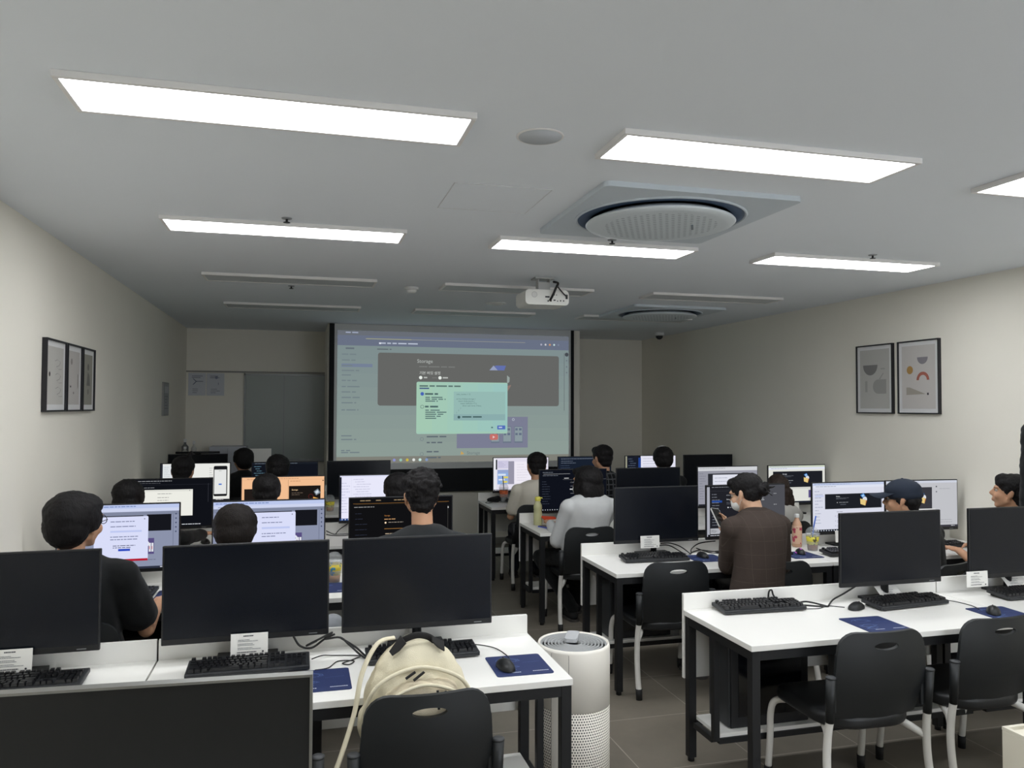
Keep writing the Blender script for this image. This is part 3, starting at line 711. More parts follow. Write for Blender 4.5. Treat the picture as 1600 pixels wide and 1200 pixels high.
# right block
monitor('switched off monitor above the two keyboards, nearest right desks', 2.966, ROW_R[1])
monitor('switched off monitor cut by the right edge of the photo', 3.772, ROW_R[1])
monitor('switched off monitor above the keyboard of the empty seat, second right row', 2.338, ROW_R[2])
p = P_(); p.rect(0, 0, 1, 1, (33, 34, 40)); p.rect(0, .02, .035, 1, (168, 170, 180)); p.rect(.035, 0, 1, .05, (24, 25, 30)); p.bars(.06, .02, .9, 1, .1, .012, (130, 132, 140), 3); p.rect(.035, .1, 1, .103, (70, 72, 80)); p.rect(.06, .29, .19, .33, (38, 74, 150)); p.rect(.04, .84, .17, .95, (176, 178, 184)); p.bars(.05, .87, .15, 3, .02, .01, (120, 122, 128), 4)
for k in range(12): p.bars(.06, .16 + .055 * k, .19, 1, .1, .014, (112, 116, 126), k)
p.text('Storage', .24, .28, .022, (222, 224, 230), True); p.bars(.24, .18, .33, 1, .1, .014, (150, 152, 160), 2); p.bars(.24, .325, .42, 2, .03, .01, (96, 98, 106), 4); p.disc(.26, .43, .013, (240, 240, 244)); p.bars(.28, .425, .42, 1, .1, .012, (160, 162, 170), 6)
p.rect(.58, .0, 1, 1, (78, 79, 85)); p.bars(.66, .26, .75, 2, .03, .012, (190, 192, 196), 3); p.bars(.66, .5, .8, 2, .03, .013, (205, 206, 210), 5)
for k in range(3): p.bars(.85, .17 + .22 * k, .93, 1, .1, .012, (170, 172, 176), k)
p.rect(0, .955, 1, 1, (24, 25, 29)); p.bars(.03, .968, .5, 1, .1, .015, (180, 182, 190), 9)
monitor('monitor with a dark page, in front of the person in the brown checked shirt', 3.018, ROW_R[2], pic=p)
p = P_(); browser(p); side_menu(p, (170, 174, 194)); p.rect(.02, .245, .14, .28, (196, 204, 234)); hero(p, .155, .225, .955, .535); p.rect(.94, .12, .944, .95, (196, 198, 214)); p.bars(.31, .59, .42, 1, .1, .012, (150, 152, 168), 3)
for k in range(3): p.bars(.31, .67 + .1 * k, .46, 2, .03, .012, (170, 172, 188), k); p.disc(.29, .68 + .1 * k, .014, (190, 192, 208))
video_card(p, .47, .63, .72, .93)
monitor('monitor with a pale page and dark folder banner, left of the navy cap', 3.862, ROW_R[2], pic=p)
p = P_(); p.rect(0, 0, 1, 1, (192, 193, 198)); p.rect(0, 0, 1, .05, (204, 208, 220)); p.bars(.05, .02, .6, 1, .1, .012, (150, 154, 168), 3); p.rect(.02, .14, .64, .60, (58, 58, 64)); folder_icon(p, .50, .38, 1.0); p.disc(.70, .13, .016, (60, 62, 70)); p.disc(.70, .24, .016, (100, 102, 110)); p.bars(.74, .17, .95, 1, .1, .012, (164, 166, 172), 4); p.bars(.7, .84, .95, 2, .05, .012, (160, 162, 168), 6); p.rect(.02, .60, .68, .84, (214, 214, 214)); p.rect(0, .955, 1, 1, (62, 60, 68)); p.bars(.9, .97, .97, 1, .1, .01, (220, 222, 226), 3)
monitor('monitor with a grey page against the right wall, behind the navy cap', 4.505, ROW_R[2], -.06, pic=p)
p = P_(); p.rect(0, 0, 1, 1, (15, 18, 27)); p.bars(.04, .05, .25, 1, .1, .012, (120, 126, 136), 3); p.rect(.05, .095, .45, .1, (190, 192, 196)); p.bars(.04, .13, .4, 1, .1, .012, (110, 116, 126), 5); p.rect(.36, .20, .43, .212, (230, 230, 232)); p.rect(.34, .24, 1, .243, (150, 152, 156))
for k in range(10): p.bars(.03, .28 + .06 * k, .18, 1, .1, .009, (64, 70, 84), k)
for k in range(4): p.rect(.45, .31 + .09 * k, .62 - .02 * k, .316 + .09 * k, (160, 162, 168))
p.rect(.44, .47, .53, .486, (240, 240, 240)); p.rect(0, .955, 1, 1, (20, 23, 32))
for k in range(12): p.disc(.04 + .035 * k, .975, .011, (230, 205, 90) if k == 10 else (205, 208, 214))
monitor('dark code monitor in front of the person in the pale grey shirt', 2.290, ROW_R[3], pic=p)
monitor('switched off monitor of the empty seat, third right row', 3.000, ROW_R[3])
p = P_(); p.rect(0, 0, 1, 1, (148, 149, 160)); p.rect(0, 0, 1, .1, (206, 208, 212)); p.bars(.03, .03, .6, 1, .1, .014, (150, 154, 160), 3); side_menu(p, (122, 124, 136)); p.rect(.16, .17, .92, .95, (42, 44, 50)); p.rect(.24, .20, .77, .64, (222, 224, 236)); p.bars(.27, .28, .6, 3, .09, .014, (160, 164, 180), 5); p.rect(.27, .7, .77, .95, (120, 122, 134)); p.rect(0, .96, 1, 1, (40, 42, 48))
monitor('monitor with a white dialog on a grey page, behind the hair bun', 3.792, ROW_R[3], pic=p)
p = P_(); browser(p, (222, 223, 216), (206, 214, 196)); hero(p, .07, .15, .95, .58); p.rect(.1, .6, .95, .62, (200, 200, 196)); video_card(p, .69, .66, .95, .87); p.bars(.7, .9, .9, 2, .03, .012, (150, 150, 148), 3); p.bars(.1, .68, .5, 4, .06, .014, (170, 170, 166), 5)
monitor('monitor with a pale page and dark folder banner, in front of the long brown hair', 4.520, ROW_R[3], pic=p)
p = P_(); p.rect(0, 0, 1, 1, (226, 222, 236)); p.rect(0, 0, .05, 1, (232, 232, 238)); p.rect(.04, .05, .065, .35, (30, 32, 42)); p.rect(.07, .08, .27, .32, (206, 202, 226)); p.bars(.09, .12, .24, 4, .045, .014, (172, 168, 200), 3); p.rect(.07, .36, .27, .45, (150, 166, 206)); p.rect(.07, .45, .27, .80, (142, 172, 220)); p.rect(.08, .48, .22, .54, (214, 226, 240)); p.rect(.18, .56, .26, .62, (222, 206, 96)); p.rect(.09, .64, .2, .68, (230, 232, 240)); p.rect(.16, .70, .25, .755, (224, 204, 90))
p.rect(.265, .10, .37, .80, (150, 148, 166)); p.rect(.38, .12, .9, .78, (238, 234, 244))
for k in range(7): p.bars(.42, .2 + .08 * k, .7, 1, .1, .012, (206, 202, 216), k)
p.rect(0, .955, 1, 1, (40, 42, 52)); p.bars(.02, .968, .4, 1, .1, .014, (210, 212, 220), 2)
monitor('monitor with a pale lilac page, in front of the person in the white T-shirt', 2.281, ROW_R[4], pic=p)
p = P_(); p.rect(0, 0, 1, 1, (24, 32, 46)); p.rect(0, 0, 1, .04, (34, 42, 56)); p.bars(.05, .05, .9, 1, .1, .014, (120, 130, 146), 3); p.bars(.05, .12, .5, 2, .06, .014, (110, 120, 138), 5)
for k in range(9): p.bars(.04, .26 + .07 * k, .4, 1, .1, .012, (70, 82, 104), k)
monitor('dark blue monitor in front of the person in the black plaid shirt', 3.005, ROW_R[4], pic=p)
p = P_(); p.rect(0, 0, 1, 1, (226, 226, 240)); p.rect(0, 0, .30, 1, (24, 28, 40)); p.rect(0, 0, .03, 1, (150, 150, 130))
for k in range(12): p.bars(.05 + .02 * (k % 3), .08 + .07 * k, .24, 1, .1, .016, (92, 104, 124), k)
p.rect(.25, .05, .3, .95, (40, 70, 140))
for k in range(9): p.bars(.34, .08 + .08 * k, .8, 1, .1, .014, (176, 178, 194), k)
monitor('half dark, half white monitor in front of the farthest black-haired person on the right', 3.79, ROW_R[4], pic=p)
monitor('switched off monitor near the far right wall', 4.507, ROW_R[4])

# big dark display in the left foreground, on its own desk
t = thing('large_display', 'big black display with a silvery rim, cropped at the lower left', 'monitor', (-.370, 1.625, 0), -.06)
MB().prism(rrect(.79, .47, .008, cx=0, cz=.965), .02, None).build('housing', M_BEZ, t)
b = MB(); w, h = .79, .47
b.box((0, .006, .965 + h / 2), (w + .006, .024, .005)); b.box((w / 2 + .0005, .006, .965), (.005, .024, h)); b.box((-w / 2 - .0005, .006, .965), (.005, .024, h)); b.build('rim', mat('silver_rim', rgb(150, 150, 146), .35, metal=.8), t)
MB().box((0, -.0006, .965), (w - .004, .0012, h - .004)).build('display', mat('black_display', rgb(9, 11, 12), .45), t)
MB().box((0, .03, .80), (.10, .03, .30), bevel=.006).build('stand_neck', M_BLACKP, t); MB().box((0, .06, DZ + .008), (.34, .20, .016), bevel=.006).build('base', M_BLACKP, t)
t = make_desk(1.45, 'white desk carrying the big black foreground display', -1.40, 1.83)
# ---------------------------------------------------------------- chairs
def make_chair(label, x, y, rz):
    t = thing('visitor_chair', label, 'chair', (x, y, 0), rz, 'black chairs with white legs')
    # shell, seen from behind it leans away from the sitter
    out = [(-.205, .0), (.205, .0), (.216, .12), (.218, .20), (.213, .28)] + [(.210 - .085 + .085 * math.cos(a), .290 + .085 * math.sin(a)) for a in [k * PI / 12 for k in range(0, 7)]] + [(-.210 + .085 + .085 * math.cos(a), .290 + .085 * math.sin(a)) for a in [PI / 2 + k * PI / 12 for k in range(0, 7)]] + [(-.213, .28), (-.218, .20), (-.216, .12)]
    b = MB(); b.prism(out, .014, None, None, holes=[oval(.115, .030, 24, 0, .322)])
    for k in range(-7, 8): bmesh.ops.bisect_plane(b.bm, geom=b.bm.verts[:] + b.bm.edges[:] + b.bm.faces[:], plane_co=(k * .028, 0, 0), plane_no=(1, 0, 0))
    for k in range(1, 9): bmesh.ops.bisect_plane(b.bm, geom=b.bm.verts[:] + b.bm.edges[:] + b.bm.faces[:], plane_co=(0, 0, k * .04), plane_no=(0, 0, 1))
    for v in b.bm.verts: v.co.y += .35 * v.co.x ** 2 * 2.2 - .03 * math.sin(max(0, v.co.z) / .375 * PI)
    bmesh.ops.transform(b.bm, matrix=Matrix.Translation((0, -.222, .425)) @ Matrix.Rotation(math.radians(9), 4, 'X'), verts=b.bm.verts)
    bmesh.ops.recalc_face_normals(b.bm, faces=b.bm.faces); sharp(b.bm); o = b.build('backrest', M_CHAIRP, t)
    # seat cushion with a rounded waterfall edge
    b = MB(); b.prism(rrect(.45, .45, (.16, .16, .07, .07), 8), .058, None, Matrix.Translation((0, 0.0, .378)) @ Matrix.Rotation(PI / 2, 4, 'X'))
    es = [e for e in b.bm.edges if len(e.link_faces) == 2 and e.calc_face_angle(0) > 1.]
    bmesh.ops.bevel(b.bm, geom=es, offset=.020, segments=4, affect='EDGES', profile=.5)
    sharp(b.bm, .9); b.build('seat', M_CHAIRS, t)
    for s in (-1, 1):
        q = MB().cyl((s * .236, -.232, .43), (s * .238, -.244, .615), .0175, .0205, n=16).build('back_post', M_CHAIRP, t)
        MB().lathe([(.0215, 0), (.0215, .005), (.017, .008), (0, .008)], n=16, c=(s * .238, -.2445, .614)).build('cap', mat('chair_cap', rgb(52, 54, 56), .5), q)
        MB().box((s * .220, -.226, .53), (.03, .018, .13), bevel=.004).build('bracket', M_CHAIRP, q)
        g = MB().tube([(s * .236, -.2315, .435), (s * .240, -.222, .36), (s * .244, -.222, .25), (s * .248, -.245, .11), (s * .249, -.262, .055)], .0165, n=12).build('leg', M_LEG, t)
        MB().cyl((s * .2492, -.266, .0), (s * .249, -.261, .062), .0185, .020, n=14).build('rubber_foot', M_RUB, g)
        g = MB().tube([(s * .17, .17, .375), (s * .225, .192, .365), (s * .243, .20, .31), (s * .247, .20, .2), (s * .248, .215, .055)], .0155, n=12).build('leg', M_LEG, t)
        MB().cyl((s * .2485, .216, .0), (s * .248, .215, .062), .0175, .019, n=14).build('rubber_foot', M_RUB, g)
        MB().tube([(s * .243, -.222, .325), (s * .20, -.165, .355), (s * .17, -.10, .372)], .014, taper=.019, n=10).build('stretcher', M_LEG, t)
    return t
CH = make_chair('black chair holding the cream backpack, nearest left desks', .408, 2.815, .01)
def chair(label, x, y, rz=0.): return dup(CH, label, (x, y, 0), rz)
chair('black chair half hidden behind the big foreground display', -.165, 2.84, -.04)
chair('tucked-in black chair nearest the aisle, nearest right desks', 2.362, 3.04, -.03)
chair('black chair at the right edge of the photo, nearest right desks', 3.02, 3.09, .0)
chair('empty black chair by the aisle, second right row', 2.20, 4.58, -.02)
chair('black chair under the person in the brown checked shirt', 2.82, 4.43, -.03)
chair('black chair under the person in the navy cap', 3.74, 4.12, .3)
chair('black chair under the person looking left at the right edge', 4.49, 4.06, .5)
chair('black chair under the person in the pale grey shirt', 2.20, 6.0, -.05)
chair('black chair under the person with long brown hair', 3.87, 5.88)
chair('black chair under the person in the white T-shirt', 2.20, 7.43, -.02)
chair('black chair under the person in the black plaid shirt', 2.86, 7.46)
chair('black chair under the farthest person on the right', 3.52, 7.46)
chair('black chair under the large person in a black T-shirt by the left wall', -.93, 3.99, -.1)
chair('black chair under the person with bowed head, second left row', -.27, 4.06)
chair('black chair under the person with curly hair, second left row', .60, 4.0)
chair('black chair under the person with hand on the desk, third left row', -1.06, 5.56)
chair('black chair under the person before the orange screen', -.21, 5.56)
chair('black chair under the person before the white editor screen', .67, 5.56)
chair('black chair under the person before the phone picture screen', -.98, 7.2)
chair('black chair under the person before the dark code editor', -.20, 7.2)
chair('black chair under the farthest left person', -.60, 8.72)

# ---------------------------------------------------------------- keyboards, mice, pads
def kb_keys():
    b = MB(); u = .0188; x0 = -.2125
    def key(x, y, w, d=1.):  # in key units, y 0 = back row
        b.box((x0 + (x + w / 2) * u, .052 - (y + d / 2) * u, .0235 + .0035 * abs(y - 3) / 3), (w * u - .0028, d * u - .0028, .012), taper=.82)
    for x in [0, 2, 3, 4, 5, 6.5, 7.5, 8.5, 9.5, 11, 12, 13, 14]: key(x, -.25, 1)
    rows = [[1] * 13 + [2], [1.5] + [1] * 12 + [1.5], [1.75] + [1] * 11 + [2.25], [2.25] + [1] * 10 + [2.75], [1.25, 1.25, 1.25, 6.25, 1.25, 1.25, 1.25, 1.25]]
    for r, ws in enumerate(rows):
        x = 0
        for w in ws: key(x, 1 + r, w); x += w
    for k in range(3): key(15.25 + k, -.25, 1); key(15.25 + k, 1, 1); key(15.25 + k, 2, 1); key(15.25 + k, 5, 1)
    key(16.25, 4, 1)
    for k in range(4): key(18.5 + k, 1, 1)
    for r in (2, 4): [key(18.5 + k, r, 1) for k in range(3)]
    [key(18.5 + k, 3, 1) for k in range(3)]
    key(21.5, 2, 1, 2); key(21.5, 4, 1, 2); key(18.5, 5, 2); key(20.5, 5, 1)
    return b.mesh('keycaps', M_KEY)
ME_K = kb_keys()
b = MB(); b.box((0, 0, .010), (.444, .138, .018), bevel=.004); b.box((0, -.069, .007), (.43, .006, .008)); ME_KC = b.mesh('case', M_KEYC)
ME_KF = MB().box((-.17, .058, -.006), (.05, .012, .022)).box((.17, .058, -.006), (.05, .012, .022)).mesh('feet', M_RUB)
def keyboard(label, x, y, rz=0.):
    t = thing('keyboard', label, 'keyboard', (x, y, DZ + .009), rz, 'black keyboards')
    t.rotation_euler = (math.radians(5), 0, rz)
    child('case', ME_KC, t); child('keycaps', ME_K, t); child('feet', ME_KF, t)
    return t
def mouse_parts(t, glow=None):
    b = MB(); b.ell((0, 0, .003), (.033, .060, .033), None, sub=3)
    g = bmesh.ops.bisect_plane(b.bm, geom=b.bm.verts[:] + b.bm.edges[:] + b.bm.faces[:], plane_co=(0, 0, .002), plane_no=(0, 0, -1), clear_outer=True)
    ed = [e for e in b.bm.edges if e.is_boundary]; bmesh.ops.edgeloop_fill(b.bm, edges=ed)
    for v in b.bm.verts: v.co.x *= 1 - .12 * math.cos(v.co.y / .058 * PI) * .6
    b.build('shell', M_BLACKP, t)
    MB().box((0, .026, .029), (.006, .020, .010), bevel=.003).build('wheel', M_RUB if not glow else emis(glow), t)
    if glow:
        MB().lathe([(.031, .005), (.0337, .007), (.031, .009)], n=24, M=Matrix.Diagonal((1, 1.72, 1, 1))).build('glow_strip', emis(glow), t)
        MB().ell((0, -.02, .0345), (.007, .008, .002), emis(glow), sub=2).build('glow_mark', None, t)
def mouse(label, x, y, rz=0., z=DZ, glow=None):
    t = thing('mouse', label, 'mouse', (x, y, z), rz, 'computer mice'); mouse_parts(t, glow); return t
M_PAD = mat('navy_mouse_pad', rgb(28, 44, 92), .75, bump=.1, bscale=900)
M_PADL = mat('pad_pattern', rgb(96, 122, 172), .8)
M_PADW = mat('pad_lettering', rgb(205, 212, 225), .8)
def make_pad():
    base = MB().prism(rrect(.22, .232, .012), .003, None, Matrix.Rotation(PI / 2, 4, 'X')).mesh('mat', M_PAD)
    b = MB(); r = random.Random(4); b.mi(M_PADL); b.mi(M_PADW)
    def stroke(pts, w=.0012, m=M_PADL):
        for a, c in zip(pts, pts[1:]):
            a, c = Vector((*a, .0033)), Vector((*c, .0033)); n = (c - a).cross(Vector((0, 0, 1)))
            if n.length < 1e-6: continue
            n.normalize(); b.quad(a - n * w / 2, c - n * w / 2, c + n * w / 2, a + n * w / 2, m)
    for cx, cy, s in ((-.03, .055, .035), (-.045, -.02, .032), (-.05, -.06, .025)):
        for k in range(5):
            a0 = r.uniform(0, 6.28); pts = []
            for j in range(7): a = a0 + j * .6; q = s * r.uniform(.55, 1.1); pts.append((cx + q * math.cos(a) * 1.4, cy + q * math.sin(a) * .7))
            stroke(pts)
    stroke([(.02, .02), (.09, .025)], .0008)
    for x0, y0, n in ((-.06, -.088, 7), (.035, -.085, 9)):
        for k in range(n): b.quad((x0 + k * .007, y0, .0034), (x0 + k * .007 + .0055, y0, .0034), (x0 + k * .007 + .0055, y0 + .006, .0034), (x0 + k * .007, y0 + .006, .0034), M_PADW)
    return base, b.mesh('print', None, recalc=True)
ME_PAD, ME_PADP = make_pad()
def pad(label, x, y, rz=0.):
    t = thing('mouse_pad', label, 'mouse pad', (x, y, DZ), rz, 'navy mouse pads')
    child('mat', ME_PAD, t); child('print', ME_PADP, t); return t

keyboard('black keyboard at the left edge of the photo, nearest left desks', -.965, 3.165)
keyboard('black keyboard below the middle off monitor, nearest left desks', -.180, 3.160)
keyboard('black keyboard behind the cream backpack', .480, 3.160, .02)
keyboard('black keyboard with no monitor above it, nearest right desks', 2.205, 3.465, -.04)
keyboard('black keyboard under the larger off monitor, nearest right desks', 2.985, 3.365, .09)
keyboard('black keyboard at the right edge of the photo, nearest right desks', 3.78, 3.36, .02)
keyboard('black keyboard of the empty seat, second right row', 2.245, 4.745, -.05)
keyboard('black keyboard with a green sheet lying on it', 3.665, 4.60, -.06)
keyboard('black keyboard by the right wall, second right row', 4.42, 4.69, -.03)
keyboard('black keyboard of the large person in a black T-shirt', -.955, 4.545, -.08)
keyboard('black keyboard of the person with bowed head', -.17, 4.52)
keyboard('black keyboard of the person with curly hair', .587, 4.52)
keyboard('black keyboard hidden behind the person in the checked shirt', 3.02, 4.74)
keyboard('black keyboard of the person in the pale grey shirt', 2.31, 6.27)
keyboard('black keyboard of the person with long brown hair', 3.95, 6.28)
keyboard('black keyboard of the person in the white T-shirt', 2.30, 7.92)
keyboard('black keyboard at the wall, third left row', -.98, 6.10)
keyboard('black keyboard before the orange screen', -.15, 6.10)
keyboard('black keyboard before the white editor screen', .62, 6.10)

pad('navy mouse pad half hidden by the big foreground display', .075, 2.972, .0)
pad('navy mouse pad under the mouse beside the cream backpack', .825, 2.955, -.02)
pad('empty navy mouse pad, nearest right desks', 2.577, 3.098, -.03)
pad('navy mouse pad at the right edge of the photo', 3.315, 3.10, -.05)
pad('navy mouse pad left of the person in the checked shirt', 2.605, 4.72, -.05)
pad('navy mouse pad under the purple glowing mouse', 3.29, 4.665, -.03)
pad('navy mouse pad of the large person in a black T-shirt', -.62, 4.50)
pad('navy mouse pad beside the iced drink, second left row', .165, 4.46)
Z2 = DZ + .0035
mouse('black mouse on the pad beside the cream backpack', .765, 2.925, .1, Z2)
mouse('black mouse lying on the bare desk between two keyboards', 2.685, 3.355, -1.1)
mouse('black mouse on the pad at the right edge of the photo', 3.275, 3.11, -.7, Z2)
mouse('black mouse on the pad left of the checked shirt', 2.60, 4.75, .0, Z2)
mouse('black mouse glowing purple, second right row', 3.315, 4.70, -.4, Z2, (214, 92, 220))
mouse('mouse with a green light by the large person in black', -.565, 4.47, .1, Z2, (40, 200, 150))
mouse('black mouse under the hand on the third left row', -.665, 6.13, .3)

# cards hanging from the lower edge of monitors
def card(label, x, y, z, rz=0., tilt=-.12, w=.138, h=.082):
    t = thing('notice_card', label, 'card', (x, y, z), 0, 'small white notice cards')
    t.rotation_euler = (tilt, 0, rz)
    MB().box((0, .001, 0), (w, .002, h)).build('card', M_PAPER, t)
    p = Pic(w - .012, h - .008, lit=False)
    p.bars(.32, .05, .72, 1, .1, .06, (70, 72, 78), 3); p.bars(.16, .26, .85, 2, .07, .03, (120, 122, 126), 5); p.bars(.16, .46, .7, 2, .07, .03, (120, 122, 126), 7); p.bars(.16, .66, .85, 2, .07, .03, (120, 122, 126), 9)
    p.bars(.14, .87, .85, 1, .1, .05, (64, 66, 70), 11); p.disc(.9, .9, .05, (60, 60, 64))
    p.build('print', t, (0, -.0002, 0))
    return t
card('white notice card under the middle off monitor, nearest left desks', -.185, 3.232, .802)
card('white notice card under the leftmost off monitor', -1.005, 3.232, .802)
card('white notice card under the off monitor of the empty seat', 2.277, 4.876, .822, 0, -.05)
card('white notice card under the off monitor at the right edge', 3.497, 3.42, .816, 0, -.03)
card('white notice card lying tilted behind a keyboard, nearest right desks', 2.985, 3.475, .765, .05, -.9)
card('white notice card leaning behind the rightmost keyboard', 3.80, 3.47, .78, 0, -.8)
card('white notice card under the pale page monitor left of the navy cap', 3.80, 4.876, .80, 0, -.1)
card('white notice card under the farther folder banner monitor', 4.45, 6.42, .80, 0, -.1)

# pc towers standing on the low desk shelves
def tower(label, x, y, w=.42, d=.19, h=.40):
    t = thing('pc_tower', label, 'computer', (x, y, .221), 0, 'black computer towers')
    MB().box((0, 0, h / 2), (w, d, h), bevel=.006).build('case', mat('tower_black', rgb(20, 22, 26), .4, bump=.02, bscale=300), t)
    MB().box((-w / 2 - .004, 0, h / 2), (.012, d - .01, h - .01), bevel=.004).build('front_panel', mat('tower_front', rgb(44, 47, 50), .45), t)
    MB().box((-.0, -d / 2 - .0012, h / 2 + .01), (w - .08, .003, h - .08), bevel=.001).build('side_window', mat('tower_glass', rgb(10, 12, 18), .12), t)
    return t
for k, (lb, x, yb) in enumerate((('black computer tower at the aisle end, nearest right desks', 2.17, ROW_R[1]), ('second black computer tower from the aisle, nearest right desks', 2.85, ROW_R[1]), ('black computer tower at the aisle end, second right row', 2.17, ROW_R[2]),
    ('second black computer tower from the aisle, second right row', 2.86, ROW_R[2]), ('black computer tower by the right wall, second right row', 4.2, ROW_R[2]), ('black computer tower at the aisle end, third right row', 2.3, ROW_R[3]), ('black computer tower under the middle seat, nearest left desks', -.12, ROW_L[1]), ('black computer tower by the wall, second left row', -.75, ROW_L[2]))):
    tower(lb, x, yb - .155)
# ---------------------------------------------------------------- people
def skin_mat(name, col):
    m = mat(name, col, .55, spec=.35, var=.05, vscale=25, bump=.05, bscale=300)
    m.node_tree.nodes['Principled BSDF'].inputs['Subsurface Weight'].default_value = .08
    m.node_tree.nodes['Principled BSDF'].inputs['Subsurface Radius'].default_value = (.01, .004, .002)
    return m
SKIN = skin_mat('skin', rgb(206, 158, 126)); SKIN2 = skin_mat('skin_pale', rgb(220, 176, 146))
def hair_mat(name, col, rough=.55):
    if name in _mats: return _mats[name]
    m = mat(name, col, rough, spec=.22); nt = m.node_tree; b = nt.nodes['Principled BSDF']
    tc = nt.nodes.new('ShaderNodeTexCoord'); mp = nt.nodes.new('ShaderNodeMapping'); mp.inputs['Scale'].default_value = (260, 260, 24)
    n = nt.nodes.new('ShaderNodeTexNoise'); n.inputs['Scale'].default_value = 1; n.inputs['Detail'].default_value = 3
    nt.links.new(tc.outputs['Object'], mp.inputs[0]); nt.links.new(mp.outputs[0], n.inputs['Vector'])
    bp = nt.nodes.new('ShaderNodeBump'); bp.inputs['Strength'].default_value = .7; bp.inputs['Distance'].default_value = .006
    nt.links.new(n.outputs['Fac'], bp.inputs['Height']); nt.links.new(bp.outputs[0], b.inputs['Normal'])
    return m
HAIR = hair_mat('black_hair', rgb(24, 22, 23)); HAIRB = hair_mat('dark_brown_hair', rgb(29, 24, 22)); HAIRC = hair_mat('brown_hair', rgb(48, 38, 33))
def cloth(name, col, rough=.85, bs=420): return mat(name, col, rough, spec=.2, var=.04, vscale=30, bump=.25, bscale=bs, sheen=.1)
C_BLACK = cloth('black_cotton', rgb(22, 24, 25)); C_DARK = cloth('dark_grey_cotton', rgb(38, 41, 43)); C_NAVY = cloth('navy_cotton', rgb(24, 28, 42)); C_TROUS = cloth('dark_trousers', rgb(20, 22, 28)); C_GREYT = cloth('grey_trousers', rgb(150, 154, 158)); C_WHITE = cloth('offwhite_cotton', rgb(236, 230, 215)); C_PGREY = cloth('pale_grey_cotton', rgb(205, 207, 207)); C_SCARF = cloth('grey_knit', rgb(180, 178, 172), bs=200); C_SHOE = mat('black_canvas', rgb(24, 24, 26), .8); C_SOLE = mat('dark_sole', rgb(74, 72, 70), .6)
def check_mat(name, base, line, pitch=.055, wid=.055, line2=None):
    m = bpy.data.materials.new(name); m.use_nodes = True; nt = m.node_tree; b = nt.nodes['Principled BSDF']; b.inputs['Roughness'].default_value = .9; b.inputs['Specular IOR Level'].default_value = .15; L = nt.links.new
    tc = nt.nodes.new('ShaderNodeTexCoord'); sp = nt.nodes.new('ShaderNodeSeparateXYZ'); L(tc.outputs['Object'], sp.inputs[0])
    def mth(op, a, c):
        n = nt.nodes.new('ShaderNodeMath'); n.operation = op
        for i, x in enumerate((a, c)):
            if isinstance(x, (int, float)): n.inputs[i].default_value = x
            else: L(x, n.inputs[i])
        return n.outputs[0]
    f = []
    for k, pt in ((0, pitch), (2, pitch * 1.15)):
        w = mth('FRACT', mth('ADD', mth('DIVIDE', sp.outputs[k], pt), .37), 0.); f.append(mth('LESS_THAN', w, wid))
    k = mth('MAXIMUM', f[0], f[1])
    nz = nt.nodes.new('ShaderNodeTexNoise'); nz.inputs['Scale'].default_value = 90; L(tc.outputs['Object'], nz.inputs['Vector'])
    k = mth('MULTIPLY', k, mth('MULTIPLY', nz.outputs['Fac'], 1.1))
    mx = nt.nodes.new('ShaderNodeMix'); mx.data_type = 'RGBA'; L(k, mx.inputs[0]); mx.inputs[6].default_value = (*base, 1); mx.inputs[7].default_value = (*line, 1); L(mx.outputs[2], b.inputs['Base Color'])
    bp = nt.nodes.new('ShaderNodeBump'); bp.inputs['Strength'].default_value = .2; bp.inputs['Distance'].default_value = .004; L(nz.outputs['Fac'], bp.inputs['Height']); L(bp.outputs[0], b.inputs['Normal'])
    _mats[name] = m; return m
C_BROWN = check_mat('brown_checked_wool', rgb(70, 61, 56), rgb(90, 80, 74), .07, .035)
C_PLAID = check_mat('black_plaid', rgb(26, 27, 30), rgb(112, 114, 118), .045, .22)
EYE_W = mat('eye_white', rgb(190, 182, 172), .35); EYE_D = mat('eye_dark', rgb(24, 18, 16), .15)
GLASS_F = mat('glasses_frame', rgb(30, 28, 28), .3)

